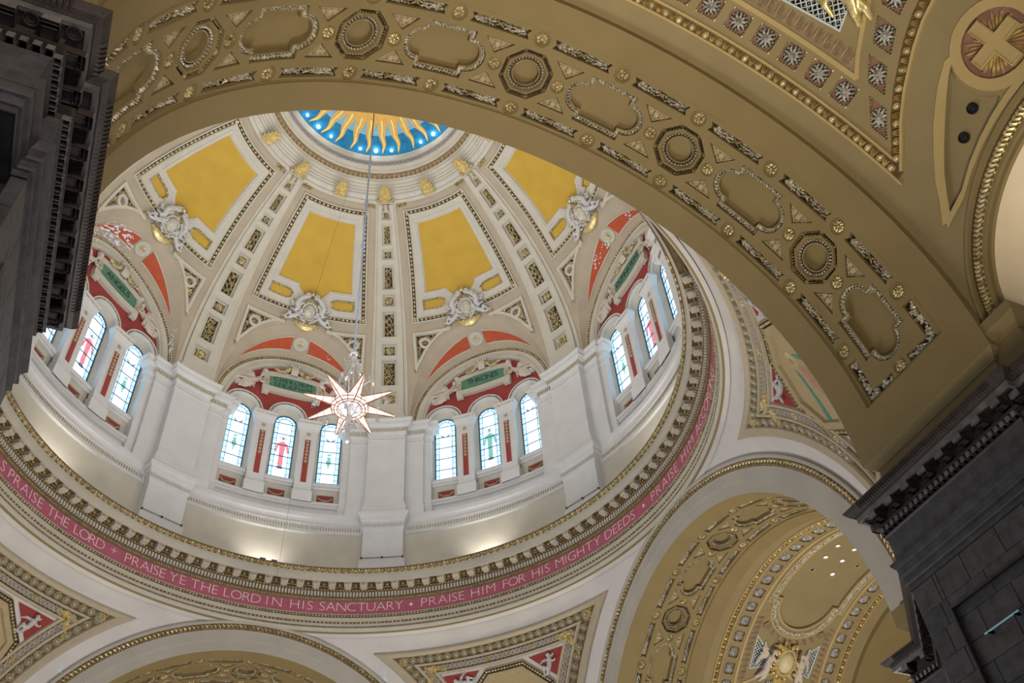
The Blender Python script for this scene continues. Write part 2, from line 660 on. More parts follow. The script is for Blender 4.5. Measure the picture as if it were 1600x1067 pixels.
for sgn in (-1, 1):
    edge = [(d, latB(d) + 1.0 + 0.9 * (abs(d) - 5) / 11) for d in (7.5, 9, 11, 13, 14.5)]
    q = [(sgn * 16.2, 25.6), (sgn * 5.6, 25.4), (sgn * 5.6, 24.7)] + [(sgn * d, l) for d, l in edge] + [(sgn * 16.0, 14.6)]
    q = PLp(q, 1.0)
    tris.append(q if sgn < 0 else q[::-1])


def area(p):
    return sum(p[i - 1][0] * p[i][1] - p[i][0] * p[i - 1][1] for i in range(len(p)))


def ccw(p):
    return p if area(p) > 0 else p[::-1]


yelp, goldp = ccw(yelp), ccw(goldp)
rects = [ccw(r) for r in rects]
tris = [ccw(t) for t in tris]
outb = [(d, latB(d)) for d in [17.6 * cos(pi * k / 40) for k in range(41)]]
bayo = [PL(d, l) for d, l in outb][::-1] + [PL(19.4, 0)] + PLp([(19.4, 0), (19.4, 60)], 2, False) + PLp([(19.4, 60), (-19.4, 60)], 2, False) + PLp([(-19.4, 60), (-19.4, 0)], 2, False)
bayo = ccw(bayo)

mb = MB(fd)
mb.fill(bayo, [goldp] + tris, 0, 0.8)
me_field = mb.mesh('dome_field', TAN)
mb = MB(fd)
inner = offset(goldp, 0.30)
mb.sweep(goldp, [(0, 0), (0, 0.09), (0.05, 0.10), (0.08, 0.05)])
mb.sweep(goldp, [(0.22, 0.05), (0.25, 0.10), (0.30, 0.06)])
mb.fill(inner, [yelp] + rects, 0.06, 0.8)
mb.sweep(yelp, [(0, 0.06), (-0.0, 0.0), (0.05, -0.04)])
mb.sweep(yelp, [(-0.16, 0.06), (-0.15, 0.085), (-0.10, 0.085), (-0.09, 0.06)])
for r in rects:
    mb.sweep(r, [(-0.09, 0.06), (-0.07, 0.10), (-0.055, 0.09)])
    mb.sweep(r, [(0, 0.06), (0, 0.0)])
me_frame = mb.mesh('panel_frame', CREAM)
mb = MB(fd)
mb.sweep(yelp, [(-0.155, 0.085), (-0.145, 0.10), (-0.115, 0.10), (-0.105, 0.085)])
me_line = mb.mesh('white_fillet', WHITE)
mb = MB(fd)
mb.fill(yelp, (), -0.04, 0.7)
me_yel = mb.mesh('yellow_panel', YELLOW)
mb = MB(fd)
for r in rects:
    mb.fill(r, (), 0.01, 0.7)
me_rect = mb.mesh('small_yellow_panel', YELLOW)
mb = MB(fd)
mb.sweep(goldp, [(0.08, 0.055), (0.22, 0.055)])
for r in rects:
    mb.sweep(r, [(-0.055, 0.085), (0.015, 0.03)])
me_bead_bed = mb.mesh('bead_bed', BED)
mb = MB(fd)
mb.beads(offset(goldp, 0.15), 0.20, 0.055, 0.06, 0.06, ratio=1.5, seg=8)
mb.beads(offset(goldp, 0.15), 0.067, 0.02, 0.06, 0.04, ratio=0.6)
for r in rects:
    mb.beads(offset(r, -0.02), 0.13, 0.04, 0.06, 0.05, ratio=1.2)
    mb.beads(offset(r, -0.02), 0.05, 0.018, 0.06, 0.03)
for sgn in (-1, 1):
    pts = PLp([(sgn * 5.9, 32.2), (sgn * 4.6, 31.2), (sgn * 3.4, 30.9)], 0.5, False)
    for i, (a, b) in enumerate(pts):
        mb.blob(a, b, 0.06, 0.055, 0.05, 0.05, 0.4 * i)
me_beads = mb.mesh('bead_moulding', GILT)
# triangular scroll panels with a ring
mb = MB(fd)
for t in tris:
    mb.sweep(t, [(0, 0), (0, 0.09), (0.13, 0.09), (0.16, 0.02), (0.16, -0.05)])
me_trif = mb.mesh('triangle_frame', CREAM)
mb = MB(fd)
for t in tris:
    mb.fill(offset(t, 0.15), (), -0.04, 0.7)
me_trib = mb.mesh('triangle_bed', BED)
mb = MB(fd)
mr = MB(fd)
for sgn, t in zip((-1, 1), tris):
    ti = offset(t, 0.24)
    ca, cb = PL(sgn * 13.0, 22.5)
    mb.beads(offset(t, 0.19), 0.075, 0.026, -0.03, 0.05)
    x0, y0, x1, y1 = bbox(ti)
    k = 0
    while k < 95:
        a, b = random.uniform(x0, x1), random.uniform(y0, y1)
        if inside((a, b), ti) and hypot(a - ca, b - cb) > 0.30:
            d = hypot(a - ca, b - cb)
            mb.leaf(a, b, -0.03, random.uniform(0.12, 0.22), 0.08, random.uniform(0.05, 0.10), atan2(b - cb, a - ca) + 1.2 + 0.9 * sin(7 * d))
            k += 1
    mr.lathe(ca, cb, [(0.30, -0.04), (0.30, 0.08), (0.27, 0.10), (0.17, 0.10), (0.15, 0.04), (0.15, -0.02)], 24)
    mb.rosette(ca, cb, -0.02, 0.13, 0.08, 6)
me_tris = mb.mesh('scroll_relief', GILT)
me_ring = mr.mesh('stucco_ring', CREAM)

# splayed vault between the wall arch and the dome, with its red segments
A_A, A_B, Z_A, RW = 17.3, 3.95, 29.3, 11.75


def splay(ph, k, n=0.0):
    """ph 0..180 along the arch, k 0 at the wall, 1 at the dome"""
    c, s_ = cos(radians(ph)), sin(radians(ph))
    d = radians(A_A * c)
    a = Vector((RW * sin(d), RW * cos(d), Z_A + A_B * s_))
    de = 17.6 * c
    b = Vector(fd(*PL(de, latB(de)), 0))
    v = a.lerp(b, k)
    if n:
        v += Vector((0, 0, -n * s_)) + Vector((-sin(d), -cos(d), 0)) * n * 0.5
    return tuple(v)


mb = MB(splay)
mb.grid([[(180 * i / 60, k, 0) for i in range(61)] for k in (0, 0.33, 0.66, 1)])
me_splay = mb.mesh('splayed_vault', TAN)
mb = MB(splay)
for c in ((97, 140), (83, 40)):
    d = 1 if c[1] > c[0] else -1
    top = [(c[0] + (c[1] - c[0]) * i / 12, 0.30 + 0.38 * (1 - (i / 12)) ** 0.8, 0.025) for i in range(13)]
    bot = [(c[0] + (c[1] - c[0]) * i / 12, 0.26 + 0.0 * i, 0.025) for i in range(13)]
    mb.grid([top, bot])
me_seg = mb.mesh('red_segment', VERM)
mb = MB(splay)
for c in ((97, 140), (83, 40)):
    top = [(c[0] + (c[1] - c[0]) * i / 12, 0.30 + 0.38 * (1 - (i / 12)) ** 0.8, 0.025) for i in range(13)]
    bot = [(c[0] + (c[1] - c[0]) * i / 12, 0.26, 0.025) for i in range(13)]
    top2 = [(a, k + 0.035, 0.035) for a, k, n in top]
    bot2 = [(a, k - 0.035, 0.035) for a, k, n in bot]
    mb.grid([top, top2])
    mb.grid([bot, bot2])
me_segl = mb.mesh('segment_fillet', CREAM)
e1 = Vector(splay(94, 0.5)) - Vector(splay(86, 0.5))
e2 = Vector(splay(90, 0.9)) - Vector(splay(90, 0.1))
e1.normalize()
e1 = -e1
e2.normalize()
e3 = e1.cross(e2).normalized()
FSEG = frame(e1, e2, e3, Vector(splay(90, 0.5, 0.01)))
mb = MB()
mb.lathe(0, 0, [(0.36, 0), (0.36, 0.04), (0.32, 0.06), (0.28, 0.03), (0.22, 0.03), (0.20, 0.05), (0.17, 0.02), (0, 0.02)], 28)
me_sring = mb.mesh('boss_ring', CREAM)
mb = MB()
mb.rosette(0, 0, 0.02, 0.16, 0.06, 8)
me_sros = mb.mesh('boss_rosette', GILT)

# ribs ---------------------------------------------------------------
COFF = [(57.0, 54.9), (53.6, 48.6), (47.3, 45.0), (43.4, 37.3), (35.9, 33.0), (31.5, 24.9), (22.9, 19.9), (18.5, 11.6), (9.6, 6.3)]
holes = [ccw(PLp([(-1.75, a), (1.75, a), (1.75, b), (-1.75, b)], 1.2)) for a, b in COFF]
ribo = ccw(PLp([(-3.55, 2.6), (3.55, 2.6), (3.55, 58.6), (-3.55, 58.6)], 1.5))
mb = MB(fd)
mb.fill(ribo, holes, 0.13, 0.5)
mb.sweep(ribo, [(0, 0.13), (0, 0.0)])
step = ccw(PLp([(-4.5, 1.5), (4.5, 1.5), (4.5, 59.5), (-4.5, 59.5)], 1.5))
mb.sweep(step, [(0.17, 0.04), (0, 0.04), (0, -0.02)])
for i, h in enumerate(holes):
    mb.sweep(h, [(0, 0.13), (0.0, -0.02)])
    mb.sweep(h, [(-0.065, 0.13), (-0.055, 0.155), (-0.02, 0.155), (-0.01, 0.13)])
me_rib = mb.mesh('rib', CREAM)
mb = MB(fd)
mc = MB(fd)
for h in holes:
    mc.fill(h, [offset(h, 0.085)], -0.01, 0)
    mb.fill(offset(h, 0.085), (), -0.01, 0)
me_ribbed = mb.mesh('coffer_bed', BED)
me_ribfl = mc.mesh('coffer_margin', CREAM)
me_cof = []
for i, (a, b) in enumerate(COFF):
    mb = MB(fd)
    (x0, y0), (x1, y1) = PL(-1.75, a), PL(1.75, b)
    ca, cb = 0, (y0 + y1) / 2
    h = abs(y0 - y1) / 2 - 0.095
    w = (abs(x0) + abs(x1)) / 2 - 0.095
    if i % 2 == 0:
        r = min(w, h)
        mb.rosette(ca, cb, 0, r * 0.95, 0.08, 9)
        mb.rosette(ca, cb, 0.05, r * 0.5, 0.07, 6)
        for q in range(14):
            t = q * 2 * pi / 14
            mb.blob(ca + w * 0.93 * cos(t), cb + h * 0.93 * sin(t), 0, r * 0.16, None, 0.06, 0, 6)
        if i % 4 == 0:
            for q in range(4):
                t = pi / 4 + q * pi / 2
                mb.leaf(ca + w * 1.1 * cos(t), cb + h * 1.1 * sin(t), 0, 0.15, 0.10, 0.07, t)
    else:
        n = int(h * 2 / 0.055)
        for k in range(n):
            t = -1 + 2 * (k + 0.5) / n
            ph = t * h * 9.0
            sx = 0.5 * w * sin(ph)
            mb.blob(ca + sx, cb + t * h, 0.0, 0.036, None, 0.085, 0, 6)
            mb.leaf(ca - sx, cb + t * h, 0.0, 0.13, 0.07, 0.08, ph + random.uniform(-0.4, 0.4))
            mb.leaf(ca + random.choice((-1, 1)) * w * random.uniform(0.6, 0.9), cb + t * h, 0, 0.11, 0.07, 0.07, random.uniform(0, 6.3))
        m = max(2, int(h * 2 / 0.30))
        for q in range(m):
            t = -1 + 2 * (q + 0.5) / m
            mb.rosette(ca, cb + t * h, 0.03, 0.095, 0.08, 6, 6)
    me_cof.append(mb.mesh('coffer_relief', GILT))
# acanthus capital at the top of every rib
mb = MB(fd)
ca, cb = PL(0, 59.3)
for j in range(7):
    t = -1.1 + 2.2 * j / 6
    mb.leaf(ca + 0.26 * sin(t), cb - 0.02 + 0.16 * cos(t), 0.16, 0.30, 0.12, 0.18, pi / 2 - t * 0.8)
for sx in (-1, 1):
    mb.blob(ca + sx * 0.36, cb + 0.06, 0.14, 0.11, None, 0.20, 0, 10, 3)
    for j in range(4):
        mb.leaf(ca + sx * 0.12, cb - 0.18 - 0.07 * j, 0.14, 0.20, 0.09, 0.09, pi / 2 + sx * 0.7)
for sx in (-1, 1):
    for j in range(8):
        mb.leaf(ca + sx * (0.60 + 0.055 * j), cb - 0.20 + 0.06 * (j % 3 - 1), 0.05, 0.22, 0.11, 0.15, 0.9 * j + sx)
me_cap = mb.mesh('acanthus_capital', GILT)
mb = MB(fd)
for j in range(4):
    n_ = 0.20 + 0.07 * j
    for sx in (-1, 1):
        mb.leaf(ca + sx * (0.15 - 0.012 * j), cb + 0.10 + 0.15 * j, n_, 0.44 - 0.04 * j, 0.20, 0.14, pi / 2 - sx * (0.95 - 0.12 * j))
        mb.leaf(ca + sx * (0.25 - 0.02 * j), cb + 0.05 + 0.15 * j, n_ - 0.04, 0.30, 0.12, 0.10, pi / 2 - sx * (1.5 - 0.2 * j))
    mb.blob(ca, cb + 0.10 + 0.15 * j, n_, 0.05, 0.12, 0.12, 0, 6)
for k in (-1, 0, 1):
    mb.leaf(ca + 0.12 * k, cb + 0.74 - 0.05 * abs(k), 0.46, 0.30, 0.17, 0.14, pi / 2 - 0.7 * k)
me_leafb = mb.mesh('acanthus_bracket', GILTL)
# plain block the rib stands on
mb = MB(fd)
a0, b0 = PL(3.9, 3.0)
mb.box(-a0, a0, -0.1, b0, 0, 0.17, 0.02)
me_stub = mb.mesh('rib_block', CREAM)

for th in ALLB:
    R = Rz(-th)
    put(me_field, 'dome_field', dome, R)
    put(me_splay, 'splayed_vault', dome, R)
    pf = put(me_frame, 'panel_frame', dome, R)
    put(me_yel, 'yellow_panel', dome, R)
    if th in BAYS:
        put(me_line, 'white_fillet', pf)
        put(me_rect, 'small_yellow_panel', pf)
        put(me_bead_bed, 'bead_bed', pf)
        put(me_beads, 'bead_moulding', pf)
        tf = put(me_trif, 'triangle_frame', dome, R)
        put(me_trib, 'triangle_bed', tf)
        put(me_tris, 'scroll_relief', tf)
        put(me_ring, 'stucco_ring', tf)
        sg = put(me_seg, 'red_segment', dome, R)
        put(me_segl, 'segment_fillet', sg)
        br = put(me_sring, 'boss_ring', dome, R @ FSEG)
        put(me_sros, 'boss_rosette', br)
    else:
        put(me_trif, 'triangle_frame', dome, R)
        put(me_trib, 'triangle_bed', dome, R)
    R = Rz(-th - 22.5)
    rb = put(me_rib, 'rib', dome, R)
    put(me_ribbed, 'coffer_bed', rb)
    put(me_ribfl, 'coffer_margin', rb)
    put(me_stub, 'rib_block', rb)
    if th in (0, 45, -45, -90, 90):
        for me in me_cof:
            put(me, 'coffer_relief', rb)
        put(me_cap, 'acanthus_capital', rb)
        put(me_leafb, 'acanthus_bracket', rb)
put(me_leafb, 'acanthus_bracket', dome, Rz(0))
for th in (-45, 45, 90, -90):
    put(me_leafb, 'acanthus_bracket', dome, Rz(-th))


def ring_lathe(prof, name, mat, parent, seg=192, smooth=30):
    m = MB()
    m.grid([[(r * sin(2 * pi * i / seg), r * cos(2 * pi * i / seg), z) for i in range(seg)] for r, z in prof], True)
    return m.build(name, mat, parent, smooth)


# rings round the oculus
oc = ring_lathe([(5.95, 39.10), (5.86, 39.17), (5.80, 39.18), (5.80, 39.25), (5.62, 39.36), (5.58, 39.36), (5.56, 39.46), (5.48, 39.47), (5.46, 39.56), (5.38, 39.57), (5.35, 39.66), (5.24, 39.67), (5.20, 39.76), (5.08, 39.78), (5.03, 39.88), (4.98, 39.88)], 'oculus_moulding', CREAM, dome)
ring_lathe([(4.98, 39.88), (4.93, 39.90), (4.85, 40.02), (4.78, 40.06)], 'egg_bed', BROWN, oc)
ring_lathe([(4.78, 40.06), (4.75, 40.05), (4.68, 40.12), (4.66, 40.2), (4.64, 40.2), (4.52, 40.32), (4.50, 40.32)], 'oculus_fascia', CREAM, oc)
ring_lathe([(4.50, 40.32), (4.40, 40.55)], 'guilloche_bed', material('grey_guilloche_bed', (0.26, 0.24, 0.23), 0.7), oc)
ring_lathe([(4.40, 40.55), (4.36, 40.55), (4.27, 40.80), (4.23, 40.80), (4.23, 40.83)], 'oculus_lip', CREAM, oc)


def fcone(r, z, slope):
    """(s along the ring, t up the slope, n towards the axis)"""
    c, s_ = cos(slope), sin(slope)

    def f(s, t, n):
        rr = r - t * c - n * s_
        th = s / r
        return (rr * sin(th), rr * cos(th), z + t * s_ - n * c)
    return f


mb = MB(fcone(4.88, 39.98, 1.0))
mb.blob(0, 0, 0, 0.075, 0.11, 0.09, 0, 8, 3)
mb.sweep(circle(0, 0, 0.11, 14, 0.14), [(0, 0), (-0.01, 0.05), (0.02, 0.05)])
me_oe = mb.mesh('oculus_egg', EGGB)
mb = MB(fcone(4.45, 40.43, 1.15))
mb.sweep(circle(0, 0, 0.13, 16, 0.115), [(0, 0), (0.01, 0.03), (0.035, 0.03), (0.04, 0)])
mb.rosette(0, 0, 0, 0.06, 0.03, 5, 6)
me_og = mb.mesh('guilloche_loop', material('grey_stone_relief', (0.42, 0.39, 0.37), 0.6))
mb = MB(fcone(5.70, 39.31, 0.55))
mb.box(-0.022, 0.022, -0.08, 0.08, 0, 0.03)
me_fl = mb.mesh('flute', CREAM)
for k in range(128):
    d = 360 * k / 128
    dd = (d + 180) % 360 - 180
    if -85 < dd < 115:
        put(me_oe, 'oculus_egg', oc, Rz(-d))
        put(me_og, 'guilloche_loop', oc, Rz(-d))
mb = MB(fcone(5.70, 39.31, 0.55))
for k in range(300):
    s = 5.70 * 2 * pi * k / 300
    mb.box(s - 0.03, s + 0.03, -0.08, 0.08, 0, 0.03)
mb.build('flutes', WHITE, oc, kind='stuff')
# painted sky with the sun inside the oculus


def zsky(r):
    return 40.83 + 0.35 * (1 - (r / 4.23) ** 2)


def fsky(r, th, n):
    return (r * sin(th), r * cos(th), zsky(r) - n)


mb = MB(fsky)
mb.grid([[(r, 2 * pi * i / 96, 0) for i in range(96)] for r in (4.23, 3.6, 3.0, 2.4, 1.2, 0.01)], True, True)
sky = mb.build('painted_sky', BLUE, dome)
mb = MB(fsky)
mb.grid([[(r, 2 * pi * i / 96, 0.006) for i in range(96)] for r in (3.2, 2.8, 2.3)], True)
mb.build('pale_halo', PALEBLUE, sky)
mb = MB(fsky)
mb.grid([[(r, 2 * pi * i / 96, 0.012) for i in range(96)] for r in (2.45, 1.2, 0.01)], True, True)
mb.build('sun_disc', SUNG, sky)
mb = MB(fsky)
ml = MB(fsky)
ra, rb_, la_, lb_ = [], [], [], []
for i in range(17):
    k = i / 16
    r = 2.40 + 1.72 * k
    w = radians(5.75) * (1 - k) ** 0.85 * (2.4 / r) + 0.004
    c = 0.012 * sin(k * 11) * (0.4 + k)
    ra.append((r, c - w, 0.018))
    rb_.append((r, c + w, 0.018))
    if i < 16:
        la_.append((r, c - 0.12 * w - 0.004, 0.022))
        lb_.append((r, c + 0.12 * w + 0.004, 0.022))
mb.grid([ra, rb_])
ml.grid([la_, lb_])
me_ray = mb.mesh('sun_ray', SUNG)
me_rayl = ml.mesh('ray_line', SUNL)
for k in range(32):
    o = put(me_ray, 'sun_ray', sky, Rz(-11.25 * k))
    if -95 < ((11.25 * k + 180) % 360 - 180) < 115:
        put(me_rayl, 'ray_line', o)
mb = MB()
mb.ball((0, 0, 0), 0.062, 12, 8)
me_b = mb.mesh('glowing_globe', BULB)
mb = MB()
mb.ball((0, 0, 0), 0.085, 12, 8)
me_b2 = mb.mesh('glowing_globe', BULB)
ORD = ['first', 'second', 'third', 'fourth', 'fifth', 'sixth', 'seventh', 'eighth', 'ninth', 'tenth', 'eleventh', 'twelfth']
nl = nr = 0
lamps = [(j, 17.0 + 11.25 * j) for j in range(-9, 9) if j % 4 != 2]
left = [d for j, d in lamps if d < 0][::-1]
right = [d for j, d in lamps if d >= 0]
for j, d in lamps:
    big = j % 4 == 0
    th = radians(d)
    o = put(me_b2 if big else me_b, 'oculus_lamp', None, T(3.93 * sin(th), 3.93 * cos(th), zsky(3.93) - 0.10))
    side, n_ = ('left', left.index(d)) if d < 0 else ('right', right.index(d))
    o['label'] = '%s round lamp on the blue oculus rim, %s to the %s of the cable' % ('dazzling' if big else 'small', ORD[n_], side)
    o['category'] = 'lamp'
    o['group'] = 'lamps round the painted sun'

# ================================================================== DRUM WALL
KS = 12.0 * pi / 180


def fdr(s, z, n):
    th = s / 12.0
    r = RW - n
    return (r * sin(th), r * cos(th), z)


def drum_frame(th, z, r):
    th = radians(th)
    return frame(Vector((cos(th), -sin(th), 0)), Vector((0, 0, 1)), Vector((-sin(th), -cos(th), 0)), Vector((r * sin(th), r * cos(th), z)))


drum = structure('wall_drum')
ell = lambda w, h, n=48: [(w * cos(pi * i / n), Z_A + h * sin(pi * i / n)) for i in range(n + 1)]
EA = ell(A_A * KS, A_B)
# wall archivolt
mb = MB(fdr)
mb.sweep(EA, [(-0.02, 0.0), (0, 0.05), (0.05, 0.05)], False)
mb.sweep(EA, [(0.19, 0.03), (0.21, 0.05), (0.24, 0.02), (0.44, 0.02), (0.45, 0.05), (0.50, 0.05), (0.52, -0.02), (0.60, -0.02), (0.62, -0.17)], False)
me_av = mb.mesh('lunette_archivolt', CREAM)
mb = MB(fdr)
mb.sweep(EA, [(0.05, 0.04), (0.12, 0.06), (0.19, 0.03)], False)
me_avg = mb.mesh('gilt_band_bed', BROWN)
mb = MB(fdr)
mb.beads(offset(EA, 0.12, False), 0.115, 0.05, 0.04, 0.05, False, ratio=1.0)
mb.beads(offset(EA, 0.415, False), 0.07, 0.016, 0.02, 0.02, False)
me_avb = mb.mesh('gilt_archivolt_beads', GILT)
# tympanum with three window openings
OW, OZ = 0.655, 29.50


def opening(c, w=OW, z0=24.95, zs=OZ, n=20):
    return [(c - w, z0), (c + w, z0)] + [(c + w * cos(pi * i / n), zs + w * sin(pi * i / n)) for i in range(n + 1)]


CW = [-9.97 * KS, 0, 9.97 * KS]
ei = offset(EA, 0.60, False)
opn = [ccw(opening(c)) for c in CW]
tz = 29.36
redo = ccw([c for c in ei if c[1] > tz] + [(-ei[0][0] + 0.0, tz), (ei[0][0], tz)])
cut = [ccw([(x, max(y, tz + 0.004)) for x, y in o if y > tz - 1e-6]) for o in [opening(c, zs=OZ) for c in CW]]
cut = [ccw([(c - OW, tz + 0.004), (c + OW, tz + 0.004)] + [(c + OW * cos(pi * i / 20), OZ + OW * sin(pi * i / 20)) for i in range(21)]) for c in CW]
base_ = [(ei[0][0], tz)]
base_ = [(-ei[0][0], tz)]
for c in CW:
    base_ += [(c - OW, tz)] + [(c - OW * cos(pi * i / 20), OZ + OW * sin(pi * i / 20)) for i in range(21)] + [(c + OW, tz)]
base_.append((ei[0][0], tz))
redo = ccw(base_ + [c for c in ei if c[1] > tz])
mb = MB(fdr)
mb.fill(redo, (), -0.17, 0.4)
me_tym = mb.mesh('crimson_tympanum', RED)
mb = MB(fdr)
xs = [-3.62] + [v for c in CW for v in (c - OW, c + OW)] + [3.62]
for i in range(0, 8, 2):
    mb.grid([[(xs[i] + (xs[i + 1] - xs[i]) * j / 4, z, -0.17) for j in range(5)] for z in (24.9, tz + 0.01)])
for c in CW:
    # splayed reveal
    oa, ob = opening(c, OW, 26.10), opening(c, 0.45, 26.14, 29.34)
    mb.grid([[(x, y, -0.17) for x, y in oa], [(x * 0.97 + x2 * 0.03, y * 0.97 + y2 * 0.03, -0.20) for (x, y), (x2, y2) in zip(oa, ob)], [(x, y, -0.42) for x, y in ob]], True)
me_wall = mb.mesh('window_wall', CREAM)
# little archivolts over the three windows
mb = MB(fdr)
mg = MB(fdr)
for c in CW:
    arc = [(c + OW * cos(pi * i / 24), OZ + OW * sin(pi * i / 24)) for i in range(25)]
    mb.sweep(arc, [(0, -0.17), (0, -0.10), (-0.09, -0.09), (-0.10, -0.06), (-0.13, -0.06)], False)
    mb.sweep(arc, [(-0.20, -0.06), (-0.21, -0.04), (-0.26, -0.04), (-0.27, -0.17)], False)
    mg.beads(offset(arc, -0.165, False), 0.075, 0.032, -0.07, 0.04, False)
me_war = mb.mesh('window_archivolt', WHITE)
me_warb = mg.mesh('archivolt_beads', GILT)
mb = MB(fdr)
for c in CW:
    arc = [(c + OW * cos(pi * i / 24), OZ + OW * sin(pi * i / 24)) for i in range(25)]
    mb.sweep(arc, [(-0.13, -0.075), (-0.20, -0.075)], False)
me_warbed = mb.mesh('archivolt_bead_bed', BROWN)
# sill, apron with garland
mb = MB(fdr)
for c in CW:
    mb.box(c - OW, c + OW, 25.92, 26.06, -0.5, -0.10, 0.02)
    mb.box(c - OW, c + OW, 26.06, 26.16, -0.5, -0.16, 0.02)
    mb.box(c - OW, c + OW, 25.80, 25.92, -0.5, -0.18, 0.02)
me_sill = mb.mesh('window_sill', WHITE)
mb = MB(fdr)
for c in CW:
    P = [(c - OW, 24.9), (c + OW, 24.9), (c + OW, 25.85), (c - OW, 25.85)]
    H = [(c - 0.36, 25.22), (c + 0.36, 25.22), (c + 0.36, 25.58), (c - 0.36, 25.58)]
    mb.fill(P, [H], -0.30, 0)
    mb.sweep(H, [(0, -0.30), (0.0, -0.38)])
me_apr = mb.mesh('apron_panel', CREAM)
mb = MB(fdr)
mg = MB(fdr)
for c in CW:
    mb.fill([(c - 0.36, 25.22), (c + 0.36, 25.22), (c + 0.36, 25.58), (c - 0.36, 25.58)], (), -0.37, 0)
    for i in range(13):
        t = -1 + i / 6
        mg.leaf(c + 0.30 * t, 25.32 + 0.14 * t * t, -0.36, 0.10, 0.09 - 0.03 * abs(t), 0.09, i * 1.3)
        mg.blob(c + 0.30 * t, 25.30 + 0.14 * t * t, -0.36, 0.04, None, 0.07)
me_aprb = mb.mesh('apron_bed', RED)
me_aprg = mg.mesh('garland', STUC)
# pilasters between the windows
PC = [-4.985 * KS, 4.985 * KS]
mb = MB(fdr)
m2 = MB(fdr)
for c in PC:
    prof = [(24.9, 0.45, 0.10), (25.46, 0.45, 0.10), (25.52, 0.39, 0.05), (28.82, 0.39, 0.05), (28.84, 0.40, 0.07), (28.90, 0.40, 0.07), (28.96, 0.44, 0.11), (29.08, 0.47, 0.15), (29.12, 0.50, 0.18), (29.28, 0.53, 0.21), (29.32, 0.55, 0.22), (29.36, 0.55, 0.22)]
    mb.grid([[(c - w, z, -0.2), (c - w, z, n), (c, z, n), (c + w, z, n), (c + w, z, -0.2)] for z, w, n in prof], False)
    P = [(c - 0.16, 25.86), (c + 0.16, 25.86), (c + 0.16, 28.34), (c - 0.16, 28.34)]
    mb.sweep(P, [(0, 0.052), (0.0, 0.075), (0.03, 0.075), (0.035, 0.054)])
    w, z, n = 0.55, 29.36, 0.22
    mb.q.append(tuple(mb.p(*q) for q in ((c - w, z, -0.2), (c - w, z, n), (c + w, z, n), (c + w, z, -0.2))))
me_pil = mb.mesh('pilaster', WHITE)
mb = MB(fdr)
mg = MB(fdr)
md = MB(fdr)
for c in PC:
    mb.fill([(c - 0.125, 25.9), (c + 0.125, 25.9), (c + 0.125, 28.30), (c - 0.125, 28.30)], (), 0.056, 0)
    for i in range(7):
        z = 28.2 - 0.19 * i
        mg.lathe(c, z, [(0.075, 0.056), (0.075, 0.09), (0.045, 0.10), (0.035, 0.06)], 8)
        mg.blob(c, z, 0.056, 0.035, None, 0.05)
    mg.rosette(c, 28.62, 0.05, 0.12, 0.05, 6)
    for i in range(13):
        md.box(c - 0.48 + 0.08 * i - 0.015, c - 0.48 + 0.08 * i + 0.015, 29.16, 29.24, 0.16, 0.215)
me_strip = mb.mesh('crimson_strip', RED)
me_husk = mg.mesh('husk_drop', STUC)
me_pild = md.mesh('pilaster_dentils', GILT)
# tablet shoulders, keystone scroll -- the tablets themselves are things below

# main piers between the bays
PLA = [(-2.03, -0.3), (-2.03, 0.05), (-1.70, 0.05), (-1.70, 0.20), (-0.88, 0.20), (-0.88, 0.53), (0.88, 0.53), (0.88, 0.20), (1.70, 0.20), (1.70, 0.05), (2.03, 0.05), (2.03, -0.3)]
PLB = [(-0.88, -0.2), (-0.88, 0.53), (0.88, 0.53), (0.88, -0.2)]


def loft(mb, plan, levels):
    rows = []
    for z, g in levels:
        pts = []
        for i, (s, n) in enumerate(plan):
            sg = 1 if s > 0 else -1
            edge = i in (0, len(plan) - 1)
            pts.append((s + sg * g * (1.45), n + (0 if edge else g)))
        d = []
        for a, b in zip(pts, pts[1:]):
            k = 4 if abs(b[0] - a[0]) > 1 else 1
            d += [(a[0] + (b[0] - a[0]) * j / k, a[1] + (b[1] - a[1]) * j / k) for j in range(k)]
        d.append(pts[-1])
        rows.append([(s, z, n) for s, n in d])
    mb.grid(rows)
    mb.q.append(tuple(mb.p(*q) for q in rows[-1]))


mb = MB(fdr)
loft(mb, PLA, [(24.12, 0.03), (24.6, 0.03), (24.7, 0), (28.12, 0), (28.14, 0.02), (28.22, 0.02), (28.24, 0), (28.50, 0), (28.52, 0.03), (28.58, 0.03), (28.60, 0.05), (28.84, 0.05), (28.86, 0.09), (28.92, 0.15), (28.96, 0.16), (28.98, 0.21), (29.16, 0.21), (29.18, 0.24), (29.26, 0.26), (29.28, 0.26)])
me_pier = mb.mesh('pier', WHITE)
mb = MB(fdr)
loft(mb, PLB, [(20.85, 0.07), (21.76, 0.07), (21.80, 0), (23.20, 0), (23.24, 0.03), (23.30, 0.03), (23.66, 0.05), (23.70, 0.09), (23.86, 0.10), (23.92, 0.16), (24.08, 0.17), (24.14, 0.08), (24.40, 0.07), (24.58, 0.0)])
me_ped = mb.mesh('pier_pedestal', WHITE)
mb = MB(fdr)
mg = MB(fdr)
for i in range(17):
    s = -0.88 + 0.11 * i
    mb.sweep(circle(s, 23.48, 0.034, 8, 0.10), [(0, 0.57), (0.004, 0.60), (0.016, 0.60)])
for zz, s0, s1, n in ((28.72, -1.0, 1.0, 0.57), (28.72, -1.78, -1.02, 0.25), (28.72, 1.02, 1.78, 0.25)):
    k = int((s1 - s0) / 0.098)
    for i in range(k + 1):
        s = s0 + (s1 - s0) * i / k
        mg.box(s - 0.02, s + 0.02, zz - 0.10, zz + 0.10, n, n + 0.06, 0.01)
